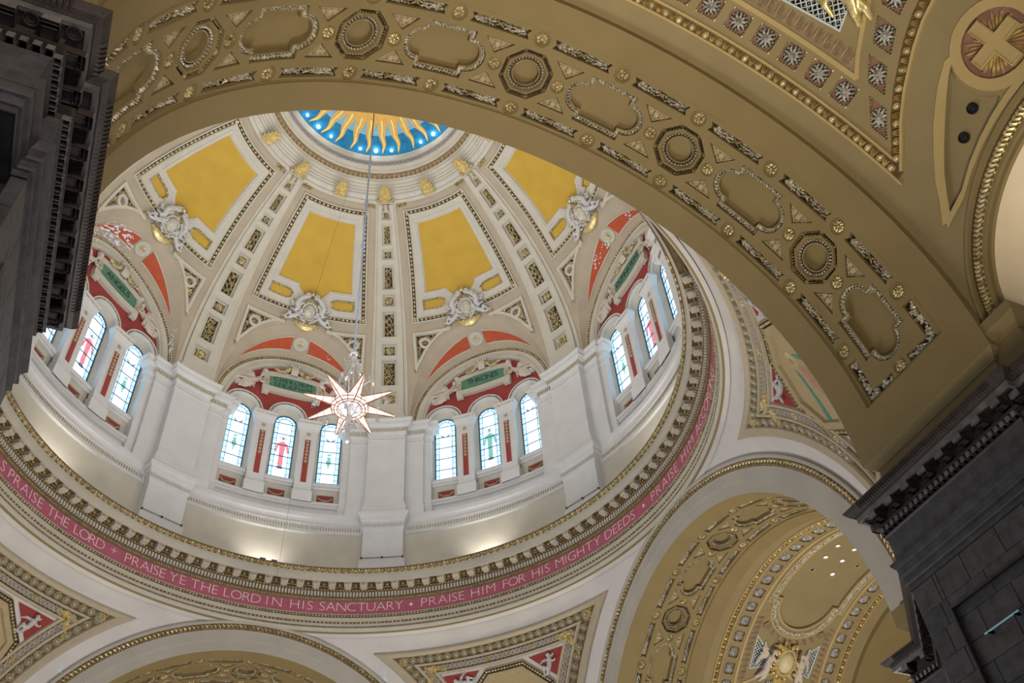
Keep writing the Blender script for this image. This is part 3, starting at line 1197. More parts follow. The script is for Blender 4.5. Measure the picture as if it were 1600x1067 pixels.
for s0, s1, n in ((-0.92, 0.92, 0.555), (-1.74, -0.95, 0.225), (0.95, 1.74, 0.225)):
    mg.beads([(s0, 28.18), (s1, 28.18)], 0.06, 0.022, n, 0.02, False)
me_pedd = mb.mesh('pedestal_loops', CREAM)
me_piere = mg.mesh('cap_eggs', STUC)

for th in ALLB:
    R = Rz(-th)
    put(me_wall, 'window_wall', drum, R)
    put(me_tym, 'crimson_tympanum', drum, R)
    put(me_av, 'lunette_archivolt', drum, R)
    put(me_sill, 'window_sill', drum, R)
    put(me_apr, 'apron_panel', drum, R)
    pl = put(me_pil, 'pilaster', drum, R)
    put(me_strip, 'crimson_strip', pl)
    wa = put(me_war, 'window_archivolt', drum, R)
    put(me_aprb, 'apron_bed', drum, R)
    if th in BAYS:
        put(me_avg, 'gilt_band_bed', drum, R)
        put(me_avb, 'gilt_archivolt_beads', drum, R)
        put(me_warb, 'archivolt_beads', wa)
        put(me_warbed, 'archivolt_bead_bed', wa)
        put(me_aprg, 'garland', drum, R)
        put(me_husk, 'husk_drop', pl)
        put(me_pild, 'pilaster_dentils', pl)
    R = Rz(-th - 22.5)
    pr = put(me_pier, 'pier', drum, R)
    put(me_ped, 'pier_pedestal', drum, R)
    if th in (0, 45, -45, -90, 90):
        put(me_pedd, 'pedestal_loops', pr)
        put(me_piere, 'cap_eggs', pr)
# ring mouldings below the windows and the plain wall above the cornice
ring_lathe([(12.05, 24.95), (11.72, 24.95), (11.72, 24.86), (11.80, 24.83), (11.76, 24.78), (11.76, 24.70), (11.86, 24.66), (11.86, 24.30), (11.60, 24.22), (11.50, 24.20), (11.50, 24.00), (11.56, 23.95), (11.58, 23.74), (11.53, 23.70), (11.53, 23.66), (11.56, 23.66), (11.56, 23.32), (11.53, 23.30), (11.53, 23.25), (11.62, 23.22)], 'base_moulding', WHITE, drum)
ring_lathe([(11.62, 23.22), (11.62, 20.86)], 'plain_wall', CREAM, drum)
mb = MB()
mb.f = lambda s, z, n: ((11.56 - n) * sin(s / 11.56), (11.56 - n) * cos(s / 11.56), z)
n = 0
while n < 640:
    th = 360 * n / 640
    d = (th + 22.5 + 22.5) % 45 - 22.5
    q = (th + 180) % 360 - 180
    if abs(d) > 5 and -80 < q < 135:
        mb.sweep(circle(radians(th) * 11.56, 23.49, 0.034, 8, 0.10), [(0, 0), (0.004, 0.03), (0.016, 0.03)])
    n += 1
mb.build('loop_course', STUC, drum, kind='stuff')

# plaster flaked off by damp
def flakes(f, pts, name, parent, mw, n=0.02):
    rr = random.Random(11)
    m = MB(f)
    for a, b, ra, rb2, cnt, sz in pts:
        for _ in range(cnt):
            t, q = rr.uniform(0, 2 * pi), sqrt(rr.random())
            x, y = a + ra * q * cos(t), b + rb2 * q * sin(t)
            k = rr.randint(6, 9)
            r0 = sz * rr.uniform(0.25, 1.0)
            el = rr.uniform(0.4, 1.0)
            an = rr.uniform(0, pi)
            P = []
            for i in range(k):
                r1 = r0 * rr.uniform(0.55, 1.1)
                u, v = r1 * cos(2 * pi * i / k), el * r1 * sin(2 * pi * i / k)
                P.append((x + (u * cos(an) - v * sin(an)) * ra, y + (u * sin(an) + v * cos(an)) * rb2))
            i0 = [m.p(c[0], c[1], n) for c in P]
            m.q.append(tuple(i0))
    return m.build(name, FLAKE, parent, 0, mw, kind='stuff')


flakes(splay, [(118, 0.30, 22, 0.34, 120, 0.13), (104, 0.08, 14, 0.10, 40, 0.12), (130, 0.62, 14, 0.2, 30, 0.08), (28, 0.35, 5, 0.3, 16, 0.18)], 'flaked_plaster', dome, Rz(45), 0.045)
flakes(splay, [(62, 0.42, 6, 0.16, 18, 0.25), (98, 0.42, 5, 0.12, 16, 0.3), (112, 0.46, 7, 0.12, 20, 0.22)], 'flaked_plaster', dome, Rz(-90), 0.045)
flakes(splay, [(66, 0.42, 4, 0.10, 10, 0.2), (150, 0.3, 5, 0.2, 10, 0.12)], 'flaked_plaster', dome, Rz(0), 0.045)
flakes(fdr, [(-2.6, 32.4, 0.9, 0.5, 55, 0.12), (3.35, 30.6, 0.12, 0.7, 14, 0.4)], 'flaked_plaster', drum, Rz(45), 0.09)
# ================================================================== RING CORNICE (between drum and pendentives)
ring = structure('trim_1')
ring_lathe([(11.62, 20.90), (10.40, 20.90), (10.36, 20.87)], 'cornice_top', CREAM, ring)
ring_lathe([(10.36, 20.87), (10.355, 20.84), (10.42, 20.74), (10.445, 20.69)], 'egg_band_bed', BROWN, ring)
ring_lathe([(10.445, 20.69), (10.47, 20.69), (10.47, 20.66), (10.49, 20.66), (10.49, 20.36), (10.55, 20.36), (10.55, 20.42)], 'corona', CREAM, ring)
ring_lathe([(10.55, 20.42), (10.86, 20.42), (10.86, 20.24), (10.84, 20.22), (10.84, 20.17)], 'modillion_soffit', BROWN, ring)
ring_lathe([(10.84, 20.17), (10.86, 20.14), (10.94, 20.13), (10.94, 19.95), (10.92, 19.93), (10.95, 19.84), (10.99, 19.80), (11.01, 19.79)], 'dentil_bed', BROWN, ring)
ring_lathe([(11.01, 19.79), (11.01, 19.26)], 'rose_frieze', ROSE, ring)
ring_lathe([(11.01, 19.26), (10.985, 19.25), (10.98, 19.22)], 'frieze_fillet', WHITE, ring)
ring_lathe([(10.98, 19.22), (11.01, 19.10)], 'bead_channel', BROWN, ring)
ring_lathe([(11.01, 19.10), (10.985, 19.09), (10.985, 18.93), (11.01, 18.92), (11.01, 18.85), (10.99, 18.84), (10.99, 18.74), (11.0, 18.73), (11.0, 18.68), (10.99, 18.67), (11.0, 18.60), (11.03, 18.56), (11.05, 18.54)], 'architrave', CREAM, ring)
ring_lathe([(11.05, 18.54), (11.08, 18.525), (11.085, 18.50), (11.12, 18.49)], 'painted_shadow_moulding', OLIVE, ring)  # olive colour paints in the shade line below the architrave
ring_lathe([(11.12, 18.49), (11.25, 18.42)], 'pendentive_edge', PEND, ring)
for z0_, z1_, r_ in ((18.845, 18.925, 11.003), (18.68, 18.73, 10.995)):
    ring_lathe([(r_ - 0.006, z1_), (r_ - 0.006, z0_)], 'bead_channel', BROWN, ring)


def fcyl(r):
    return lambda s, z, n: ((r - n) * sin(s / r), (r - n) * cos(s / r), z)


VIS = lambda d, lo=-88, hi=138: lo < ((d + 180) % 360 - 180) < hi
mb = MB(fcyl(10.40))
mb.blob(0, 20.775, -0.02, 0.072, 0.085, 0.08, 0, 8, 3)
for sx in (-1, 1):
    mb.leaf(sx * 0.105, 20.79, -0.01, 0.17, 0.07, 0.06, pi / 2)
mb.sweep(circle(0, 20.77, 0.10, 12, 0.105, 180, 360), [(0, -0.02), (0.005, 0.05), (-0.02, 0.05)], False)
me_egg = mb.mesh('cornice_egg', GILT)
for k in range(256):
    if VIS(360 * k / 256):
        put(me_egg, 'cornice_egg', ring, Rz(-360 * k / 256))
mb = MB(fcyl(10.86))
mb.box(-0.135, 0.135, 20.25, 20.42, 0, 0.27, 0.02)
mb.box(-0.155, 0.155, 20.38, 20.43, 0, 0.31, 0.01)
mb.box(-0.10, 0.10, 20.21, 20.26, 0, 0.12, 0.01)
me_mod = mb.mesh('modillion', CREAM)
mb = MB(fcyl(10.86))
mb.beads([(-0.15, 20.395), (0.15, 20.395)], 0.05, 0.022, 0.305, 0.03, False)
for j in range(4):
    mb.leaf(-0.07 + 0.047 * j, 20.31, 0.265, 0.12, 0.045, 0.03, pi / 2)
me_modg = mb.mesh('gilt_leaf', GILT)
mb = MB(fcyl(10.86))
s = 10.86 * 2 * pi / 112 / 2
for i in range(6):
    mb.blob(s - 0.13 + 0.052 * i, 20.33, -0.01, 0.024, None, 0.03)
mb.rosette(s, 20.36, 0.1, 0.07, 0.03, 6, 6)
me_modr = mb.mesh('soffit_beads', GILTL)
for k in range(112):
    d = 360 * k / 112
    if VIS(d):
        o = put(me_mod, 'modillion', ring, Rz(-d))
        put(me_modg, 'gilt_leaf', o)
        put(me_modr, 'soffit_beads', o)
mb = MB(fcyl(10.94))
mg = MB(fcyl(10.92))
for k in range(560):
    d = 360 * k / 560
    if VIS(d):
        s = radians((d + 180) % 360 - 180) * 10.94
        mb.box(s - 0.038, s + 0.038, 19.96, 20.12, 0, 0.08)
mb.build('dentils', CREAM, ring, 0, kind='stuff')
mgs = []
for r, z, gap, rr, ratio in ((10.85, 20.185, 0.10, 0.03, 1.1), (10.965, 19.86, 0.075, 0.034, 0.8), (10.99, 19.16, 0.095, 0.045, 0.9), (11.0, 18.885, 0.14, 0.036, 1.35), (10.995, 18.705, 0.085, 0.02, 1.2)):
    mg = MB(fcyl(r))
    mg.beads([(radians(-88) * r, z), (radians(138) * r, z)], gap, rr, 0, rr * 1.1, False, 6, ratio)
    mg.build('gilt_beads', GILT, ring, kind='stuff')
# the inscription
WORDS = [("S", -57.3, -57.3), ("PRAISE", -55.01, -47.09), ("THE", -44.51, -40.84), ("LORD", -38.4, -33.13), ("+", -30.29, -30.29), ("PRAISE", -27.19, -20.06), ("YE", -17.86, -15.97), ("THE", -13.54, -9.57), ("LORD", -7.25, -1.56), ("IN", 0.6, 2.5), ("HIS", 5.95, 8.95), ("SANCTUARY", 11.31, 26.42), ("*", 28.84, 28.84), ("PRAISE", 31.5, 39.19), ("HIM", 42.0, 45.33), ("FOR", 48.46, 52.16), ("HIS", 55.25, 57.87), ("MIGHTY", 60.76, 70.03), ("DEEDS", 73.02, 79.82), ("*", 83.09, 83.09), ("PRAISE", 86.18, 94.4), ("HIM", 97.6, 101.2), ("ACCORDING", 104.6, 118)]
mb = MB()
mb.plate([(-0.075, 0), (0, -0.075), (0.075, 0), (0, 0.075)], 0, 0.012)
me_dia = mb.mesh('diamond_stop', LETTW)


def place_word(w, a, b, parent, r, z, cap, mat, fr, wide=1.0):
    gl = [glyph(c, mat) for c in w]
    hcap = glyph('E', mat)[2]
    sc = cap / hcap
    if len(w) > 1:
        ws = [g[1] * sc * wide for g in gl]
        centers = [0]
        for i in range(1, len(w)):
            centers.append(centers[-1] + ws[i - 1] / 2 + ws[i] / 2)
        tot = centers[-1]
        span = (b - a)
        gap = (span * pi / 180 * r - tot) / (len(w) - 1)
        pos = [a + degrees((centers[i] + gap * i) / r) for i in range(len(w))]
    else:
        pos = [(a + b) / 2]
    for g, d in zip(gl, pos):
        put(g[0], 'letter', parent, fr(d, z, r) @ Matrix.Diagonal((sc * wide, sc, sc * 0.4, 1)))


for w, a, b in WORDS:
    if w == '*':
        put(me_dia, 'diamond_stop', ring, drum_frame(a, 19.55, 11.005))
    else:
        place_word(w, a, b, ring, 11.005, 19.39 if w != '+' else 19.42, 0.345 if w != '+' else 0.33, LETTW, drum_frame, 1.1)

# ================================================================== PENDENTIVES
RP, ZC = 13.643, 10.755
YA = 11.183                      # plane of the crossing arches


def fp(s, t, n):
    e = t / RP
    d = s / (RP * cos(e)) + pi / 4
    r = RP - n
    return (r * cos(e) * sin(d), r * cos(e) * cos(d), ZC + r * sin(e))


def sph_xz(c, z):
    """(s, t) of the point x = c at height z on the sphere"""
    e = asin(max(-1, min(1, (z - ZC) / RP)))
    rr = RP * cos(e)
    d = asin(max(-1, min(1, c / rr))) - pi / 4
    return (d * RP * cos(e), e * RP)


def tri_loop(c, zt, zb, nt=24, ns=30):
    """frame of the pendentive: top at height zt, sides parallel to the arches"""
    R_ = [sph_xz(c, zb + (zt - zb) * i / ns) for i in range(ns + 1)]
    ert = asin((zt - ZC) / RP)
    s1 = R_[-1][0]
    L_ = [(-s, t) for s, t in R_[::-1]]
    top = [(s1 - 2 * s1 * i / nt, ert * RP) for i in range(1, nt)]
    sb = R_[0][0]
    bot = [(-sb + 2 * sb * i / 8, R_[0][1]) for i in range(1, 8)]
    return R_ + top + L_ + bot        # counter-clockwise


pend = structure('wall_pendentive')
rg = 7.86
mb = MB(fp)
rows = []
for i in range(41):
    z = ZC + (18.45 - ZC) * i / 40
    e = asin((z - ZC) / RP)
    c = min(YA, RP * cos(e) - 1e-4)
    d1 = asin(min(1, c / (RP * cos(e)))) - pi / 4
    rows.append([(d1 * RP * cos(e) * (2 * j / 40 - 1), e * RP, 0) for j in range(41)])
mb.grid(rows)
me_pend = mb.mesh('pendentive_surface', PEND)
ZB = 12.4
mb = MB(fp)
L0 = tri_loop(10.79, 17.93, ZB - 0.3)
for a, b, n in (((10.79, 17.93), None, 0.02), ((10.75, 17.90), None, 0.10), ((10.60, 17.76), None, 0.13), ((10.585, 17.75), None, 0.05)):
    pass
LV = [(10.80, 17.94, 0.0), (10.78, 17.92, 0.10), (10.72, 17.87, 0.14), (10.62, 17.77, 0.08), (10.60, 17.755, 0.02)]
mb.grid([[(s, t, n) for s, t in tri_loop(c, zt, ZB - 0.3 + (10.8 - c))] for c, zt, n in LV], True)
LV = [(10.41, 17.52, 0.03), (10.39, 17.50, 0.10), (10.34, 17.45, 0.10), (10.32, 17.43, 0.04)]
mb.grid([[(s, t, n) for s, t in tri_loop(c, zt, ZB + (10.8 - c))] for c, zt, n in LV], True)
LV = [(10.18, 17.20, 0.03), (10.16, 17.18, 0.09), (10.10, 17.12, 0.09), (10.08, 17.10, 0.0), (10.06, 17.08, -0.03)]
mb.grid([[(s, t, n) for s, t in tri_loop(c, zt, ZB + (10.8 - c))] for c, zt, n in LV], True)
me_pfr = mb.mesh('pendentive_frame', material('warm_cream_frame', (0.50, 0.43, 0.32), 0.75, var=0.05))
mb = MB(fp)
mb.grid([[(s, t, n) for s, t in tri_loop(c, zt, ZB + (10.8 - c))] for c, zt, n in ((10.60, 17.755, 0.02), (10.41, 17.52, 0.03))], True)
me_pb1 = mb.mesh('egg_row_bed', BROWN)
mb = MB(fp)
mb.grid([[(s, t, n) for s, t in tri_loop(c, zt, ZB + (10.8 - c))] for c, zt, n in ((10.32, 17.43, 0.04), (10.18, 17.20, 0.03))], True)
me_pb2 = mb.mesh('guilloche_bed', material('grey_brown_guilloche_bed', (0.11, 0.09, 0.07), 0.7))
mb = MB(fp)
mb.blob(0, 0, 0, 0.085, 0.105, 0.11, 0, 10, 3)
mb.sweep(circle(0, 0, 0.125, 14, 0.135), [(0, 0), (0.008, 0.06), (0.035, 0.055), (0.04, 0.0)])
EGG_LOCAL = [(v, f) for v, f in ((mb.v, mb.q),)]
PEARLG = material('greenish_pearl_egg', (0.36, 0.36, 0.27), 0.35, 0.2, var=0.1, col2=(0.5, 0.5, 0.4))


def pend_pt(c, zt, lo, gap, n, side=True, topside=True):
    """points with tangent angle along the frame loop"""
    lp = tri_loop(c, zt, lo)
    pts = dens(lp, 0.02)
    out = []
    acc = 0
    for a, b in zip(pts, pts[1:]):
        acc += hypot(b[0] - a[0], b[1] - a[1])
        if acc >= gap:
            acc -= gap
            out.append((b[0], b[1], atan2(b[1] - a[1], b[0] - a[0])))
    return out


def pframe(s, t, rot, n):
    P = Vector(fp(s, t, n))
    X = (Vector(fp(s + 0.01, t, n)) - P).normalized()
    Z = (Vector((0, 0, ZC)) - P).normalized()
    Y = Z.cross(X)
    X = Y.cross(Z)
    return frame(X, Y, Z, P) @ Matrix.Rotation(rot, 4, 'Z')


mb = MB()
mb.blob(0, 0, 0, 0.085, 0.10, 0.11, 0, 10, 3)
me_pe = mb.mesh('pearl_egg', PEARLG)
mb = MB()
mb.sweep(circle(0, 0, 0.125, 14, 0.13), [(0, 0), (0.008, 0.06), (0.03, 0.055), (0.035, 0.0)])
for dx in (-0.03, 0, 0.03):
    mb.leaf(0.165 + dx, 0, 0, 0.20, 0.035, 0.07, pi / 2)
me_pd = mb.mesh('egg_collar', STUC)
mb = MB()
mb.sweep(circle(0, 0, 0.115, 16, 0.10), [(0, 0), (0.008, 0.04), (0.03, 0.04), (0.036, 0)])
mb.sweep(circle(0, 0, 0.062, 12), [(0, 0), (0.008, 0.04), (0.022, 0.04), (0.026, 0)])
mb.blob(0, 0, 0, 0.025, None, 0.04)
me_gl = mb.mesh('guilloche_loop', material('pale_grey_stucco', (0.50, 0.46, 0.40), 0.6))
mb = MB()
for j in range(26):
    a = random.uniform(-0.42, 0.42)
    b = random.uniform(-0.09, 0.09)
    mb.leaf(a, b, 0, 0.16, 0.10, 0.10, random.uniform(-0.6, 0.6) + (pi if a < 0 else 0))
me_cornerleaf = mb.mesh('gilt_corner_leaf', GILTL)
mb = MB()
for j in range(16):
    mb.leaf(random.uniform(-0.15, 0.15), random.uniform(-0.15, 0.15), 0, 0.15, 0.10, 0.10, random.uniform(0, 6))
me_cornerleaf2 = mb.mesh('gilt_corner_leaf', GILTL)
mb = MB()
mb.rosette(0, 0, 0, 0.12, 0.08, 6)
me_pros = mb.mesh('gilt_rosette', GILTL)
# octagonal mosaic field and its gilt frame
PO = [sph_xz_ for sph_xz_ in ()]


def st(d, z):
    e = asin((z - ZC) / RP)
    return (radians(d) * RP * cos(e), e * RP)


octp = [st(8.1, 16.10), st(3.5, 16.98), st(-3.5, 16.98), st(-8.1, 16.10), st(-7.4, 14.9), st(-3.0, 14.0), st(3.0, 14.0), st(7.4, 14.9)]
octp = ccw(dens(octp, 0.3))
mb = MB(fp)
mb.sweep(octp, [(-0.03, 0.0), (-0.02, 0.09), (0.0, 0.09)])
mb.sweep(octp, [(0.16, 0.03), (0.18, 0.10), (0.36, 0.10), (0.40, -0.03)])
me_po = mb.mesh('octagon_frame', material('ochre_frame', (0.46, 0.37, 0.22), 0.7, var=0.05))
mb = MB(fp)
mb.sweep(octp, [(0.0, 0.07), (0.16, 0.04)])
me_pob = mb.mesh('octagon_bed', BED)
mb = MB(fp)
mb.beads(offset(octp, 0.075), 0.10, 0.05, 0.05, 0.06, ratio=1.2)
mb.beads(offset(octp, 0.17), 0.05, 0.016, 0.09, 0.03)
me_pobd = mb.mesh('octagon_beads', GILT)
mb = MB(fp)
mb.fill(offset(octp, 0.34), (), 0.012, 0.5)
me_mos = mb.mesh('mosaic_field', MOSAIC)
mb = MB(fp)
for sx in (-1, 1):
    for j in range(7):
        a, b = st(sx * (2.0 + 0.55 * j), 15.9 - 0.18 * j)
        mb.leaf(a, b - 0.1, 0.016, 0.75, 0.16, 0.03, -pi / 2 + sx * (0.5 - 0.05 * j))
me_mw = mb.mesh('mosaic_wings', TEALG)
mb = MB(fp)
a, b = st(0, 16.15)
mb.blob(a, b, 0.01, 0.24, 0.26, 0.03, 0, 18, 2)
me_mh = mb.mesh('mosaic_halo', GILTL)
mb = MB(fp)
mb.blob(a, b - 0.02, 0.0, 0.13, 0.17, 0.05, 0, 14, 2)
mb.blob(a, b - 1.0, 0.01, 0.30, 0.75, 0.05, 0, 14, 2)
me_mf = mb.mesh('mosaic_figure', FLESH)
# putti corners
mb = MB(fp)
tr = {}
for sx in (-1, 1):
    q = ccw([st(sx * 4.6, 17.02), st(sx * 11.3, 17.02), st(sx * 10.4, 16.60), st(sx * 8.75, 16.22)])
    tr[sx] = q
    mb.fill(q, (), 0.01, 0.5)
me_pt = mb.mesh('crimson_corner', RED)


def putto(mb, ox, oy, oz, sx, k=1.0, lean=0.0):
    """small reclining winged child as overlapping solids (x, y in the wall plane, z out)"""
    def P(x, y, z, r):
        c, s_ = cos(lean), sin(lean)
        return (ox + sx * k * (x * c - y * s_), oy + k * (x * s_ + y * c), oz + k * z, r * k)
    chain(mb, [P(0, 0, 0.10, 0.10), P(0.13, -0.12, 0.11, 0.10), P(0.27, -0.20, 0.09, 0.095)])          # trunk
    chain(mb, [P(-0.10, 0.13, 0.16, 0.085), P(-0.09, 0.15, 0.17, 0.082)])                              # head
    chain(mb, [P(-0.03, 0.04, 0.15, 0.05), P(-0.06, -0.13, 0.19, 0.042), P(-0.18, -0.17, 0.18, 0.036), P(-0.22, -0.15, 0.18, 0.03)])
    chain(mb, [P(0.05, 0.06, 0.10, 0.05), P(-0.12, 0.02, 0.08, 0.04), P(-0.26, 0.06, 0.10, 0.034)])
    chain(mb, [P(0.28, -0.20, 0.12, 0.07), P(0.36, -0.03, 0.16, 0.06), P(0.46, -0.14, 0.12, 0.045), P(0.50, -0.20, 0.10, 0.035)])
    chain(mb, [P(0.28, -0.23, 0.08, 0.07), P(0.46, -0.30, 0.10, 0.055), P(0.58, -0.22, 0.08, 0.045), P(0.64, -0.24, 0.07, 0.035)])
    chain(mb, [P(0.10, 0.08, 0.05, 0.06), P(0.24, 0.16, 0.06, 0.05), P(0.40, 0.16, 0.04, 0.03)])       # wing


mbp = MB()
putto(mbp, 0, 0, 0, 1, 0.95, 0.5)
me_putto = merged(mbp, 0.02, 'putto', PUTTI)
mbp = MB()
putto(mbp, 0, 0, 0, -1, 0.95, -0.5)
me_putto2 = merged(mbp, 0.02, 'putto', PUTTI)

for i, d in enumerate((0, 90, -90, 180)):
    R = Rz(-d)
    put(me_pend, 'pendentive_surface', pend, R)
    if d == 180:
        continue
    fr_ = put(me_pfr, 'pendentive_frame', pend, R)
    put(me_pb1, 'egg_row_bed', fr_)
    put(me_pb2, 'guilloche_bed', fr_)
    for s, t, r in pend_pt(10.505, 17.64, ZB + 0.3, 0.33, 0):
        if t > 14.2 - ZC:
            e = put(me_pe, 'pearl_egg', pend, R @ pframe(s, t, r, 0.02))
            put(me_pd, 'egg_collar', e)
    for k, (s, t, r) in enumerate(pend_pt(10.25, 17.315, ZB + 0.55, 0.17, 0)):
        if t > 14.2 - ZC:
            put(me_pros if k % 11 == 5 else me_gl, 'gilt_rosette' if k % 11 == 5 else 'guilloche_loop', pend, R @ pframe(s, t, r, 0.035))
    for sx in (-1, 1):
        a, b = sph_xz(10.505, 17.64)
        put(me_cornerleaf2, 'gilt_corner_leaf', pend, R @ pframe(sx * (a - 0.02), b - 0.02, 0, 0.03))
        a, b = sph_xz(10.25, 17.315)
        put(me_cornerleaf, 'gilt_corner_leaf', pend, R @ pframe(sx * (a - 0.28), b - 0.02, 0, 0.045))
        put(me_cornerleaf, 'gilt_corner_leaf', pend, R @ pframe(sx * (a - 0.10), b - 0.36, sx * -1.15, 0.045))
        c = st(sx * 8.3, 16.74)
        put(me_putto if sx < 0 else me_putto2, 'putto', pend, R @ pframe(c[0], c[1] + 0.02, 0, -0.02))
    put(me_pt, 'crimson_corner', pend, R)
    of = put(me_po, 'octagon_frame', pend, R)
    put(me_pob, 'octagon_bed', of)
    put(me_pobd, 'octagon_beads', of)
    mf = put(me_mos, 'mosaic_field', pend, R)
    put(me_mw, 'mosaic_wings', mf)
    put(me_mh, 'mosaic_halo', mf)
    put(me_mf, 'mosaic_figure', mf)

# ================================================================== CROSSING ARCHES
RA = 6.781
YM = 12.807


def fa(s, t, n):
    a = s / RA
    r = RA - n
    return (r * cos(a), -(YM + t), ZC + r * sin(a))


SA = lambda d: radians(d) * RA


def archput(me, name, parent, ang, **k):
    """mesh modelled at the crown, turned to an angle round the arch axis"""
    return put(me, name, parent, T(0, 0, ZC) @ Matrix.Rotation(radians(90 - ang), 4, 'Y') @ T(0, 0, -ZC), **k)


def rect(a0, a1, b0, b1):
    return [(a0, b0), (a1, b0), (a1, b1), (a0, b1)]


def oblong(c, hw, hh, r, ex, n=14):
    """rectangle with bowed ends standing on shoulders"""
    right = [(c + ex + r * cos(-pi / 2 + pi * i / n), r * sin(-pi / 2 + pi * i / n)) for i in range(n + 1)]
    left = [(c - ex + r * cos(pi / 2 + pi * i / n), r * sin(pi / 2 + pi * i / n)) for i in range(n + 1)]
    return ccw([(c + hw, -hh)] + [(c + hw, -r)] + right[1:-1] + [(c + hw, r), (c + hw, hh), (c - hw, hh), (c - hw, r)] + left[1:-1] + [(c - hw, -r), (c - hw, -hh)])


def strip_poly(c, t0, t1, hl=0.63, sag=0.06):
    tm = (t0 + t1) / 2
    return ccw([(c - hl, t0), (c + hl, t0), (c + hl - sag, tm), (c + hl, t1), (c - hl, t1), (c - hl + sag, tm)])


OCT = [30, 60, 90, 120, 150]
OBL = [15, 45, 75, 105, 135, 165]
hs = []
F0 = -0.05
for d in OCT:
    hs.append((ccw([(SA(d) + 0.56 * cos(radians(22.5 + 45 * k)), 0.56 * sin(radians(22.5 + 45 * k))) for k in range(8)]), 0.10))
for d in OBL:
    hs.append((dens(oblong(SA(d), 0.51, 0.53, 0.36, 0.50), 0.25), 0.09))
TRI = []
for d in OCT:
    for sa in (-1, 1):
        for sb in (-1, 1):
            q = ccw([(SA(d) + sa * 1.08, sb * 0.51), (SA(d) + sa * 0.45, sb * 0.51), (SA(d) + sa * 0.79, sb * 0.21)])
            hs.append((q, 0.07))
STR = [7.5 + 15 * k for k in range(1, 11)]
for d in STR:
    for sb in (-1, 1):
        hs.append((strip_poly(SA(d), sb * 0.70, sb * 0.90), 0.09))
ENDS = []
for e in (0, 1):
    g = lambda a, b: (a if e == 0 else SA(180) - a, b)
    for sb in (-1, 1):
        q = ccw([g(1.50, sb * 0.90), g(1.50, sb * 0.69), g(0.74, sb * 0.72), g(0.74, sb * 0.22), g(0.56, sb * 0.22), g(0.55, sb * 0.90)])
        ENDS.append(q)
        hs.append((q, 0.09))
ROS = [(SA(15 * k), sb * 0.80, 0.165) for k in range(1, 12) for sb in (-1, 1)] + [(SA(d) + sa * 0.70, 0, 0.155) for d in OCT for sa in (-1, 1)] + [(0.68, 0, 0.15), (SA(180) - 0.68, 0, 0.15)]
for a, b, r in ROS:
    hs.append((circle(a, b, r, 16), 0.04))
rec = ccw(dens(rect(SA(4.1), SA(175.9), -0.99, 1.02), 0.4))
mb = MB(fa)
mb.fill(rec, [h for h, d in hs], F0, 0.32)
for h, d in hs:
    mb.wall(h, F0, F0 - d)
mb.sweep(rec, [(0, 0), (0.0, F0 * 0.6), (0.03, F0)])
full = ccw(dens(rect(SA(-1.2), SA(181.2), YA - YM, 14.43 - YM), 0.4))
mb.fill(full, [rec], 0, 0.4)
me_soff = mb.mesh('coffered_soffit', SOFFIT)
mb = MB(fa)
for k_, (h, d) in enumerate(hs):
    if d == 0.09 or d == 0.10:
        cut_ = ()
        if d == 0.10:
            cut_ = [circle(SA(OCT[k_]), 0, 0.27, 28)]
        elif k_ < len(OCT) + len(OBL):
            cut_ = [dens(oblong(SA(OBL[k_ - len(OCT)]), 0.42, 0.40, 0.265, 0.48), 0.12)]
        mb.fill(h, cut_, F0 - d, 0.3)
me_sbed = mb.mesh('dark_coffer_bed', BED)
mb = MB(fa)
for h, d in hs:
    if d in (0.07, 0.04):
        mb.fill(h, (), F0 - d, 0.3)
me_sbed2 = mb.mesh('ochre_coffer_bed', SOFFIT)
C0 = SA(90)
# pieces modelled at the crown
def garland(c, t0, t1, hl, sparse=1.0):
    mb = MB(fa)
    mx = MB(fa)
    n = int(17 * hl / 0.63)
    for i in range(n):
        for j in range(3):
            a = c - hl + 0.08 + (2 * hl - 0.16) * (i + 0.5 * (j % 2)) / n
            if abs(a - c) < 0.09:
                continue
            b = t0 + (t1 - t0) * (j + 0.5) / 3 + random.uniform(-0.012, 0.012)
            sg = 1 if a > c else -1
            mb.leaf(a, b, F0 - 0.09, random.uniform(0.10, 0.15), random.uniform(0.045, 0.07), random.uniform(0.06, 0.11), (0 if sg > 0 else pi) + (j - 1) * -0.55 * sg + random.uniform(-0.35, 0.35))
    for r in (0.55, -0.55):
        L = 0.13
        mx.leaf(c, (t0 + t1) / 2, F0 - 0.05, 0.26, 0.05, 0.05, r)
    return mb.mesh('leaf_garland', SILV), mx.mesh('crossed_ribbon', GILT)


me_gar = {}
for sb in (-1, 1):
    lo, hi = sorted((sb * 0.705, sb * 0.895))
    me_gar[sb] = garland(C0, lo, hi, 0.61)
mb = MB(fa)
ok = dens(oblong(C0, 0.465, 0.465, 0.315, 0.50), 0.075)
for i, c in enumerate(offset(ok, 0.0)):
    n_ = ok[(i + 1) % len(ok)]
    rot = atan2(n_[1] - c[1], n_[0] - c[0])
    for q in (-0.024, 0.024):
        mb.leaf(c[0] - q * sin(rot), c[1] + q * cos(rot), F0 - 0.09, random.uniform(0.08, 0.11), 0.045, random.uniform(0.05, 0.09), rot + random.uniform(-0.3, 0.3) + (0.35 if q > 0 else -0.35))
me_obl = mb.mesh('oblong_garland', SILV)
mb = MB(fa)
oi = dens(oblong(C0, 0.42, 0.40, 0.265, 0.48), 0.12)
mb.fill(oi, (), F0 - 0.16, 0.3)
mb.sweep(oi, [(0, F0 - 0.16), (0.0, F0 - 0.05), (-0.025, F0 - 0.05), (-0.03, F0 - 0.09)])
me_obp = mb.mesh('oblong_panel', SOFFIT)
o8 = lambda r: ccw([(C0 + r * cos(radians(22.5 + 45 * k)), r * sin(radians(22.5 + 45 * k))) for k in range(8)])
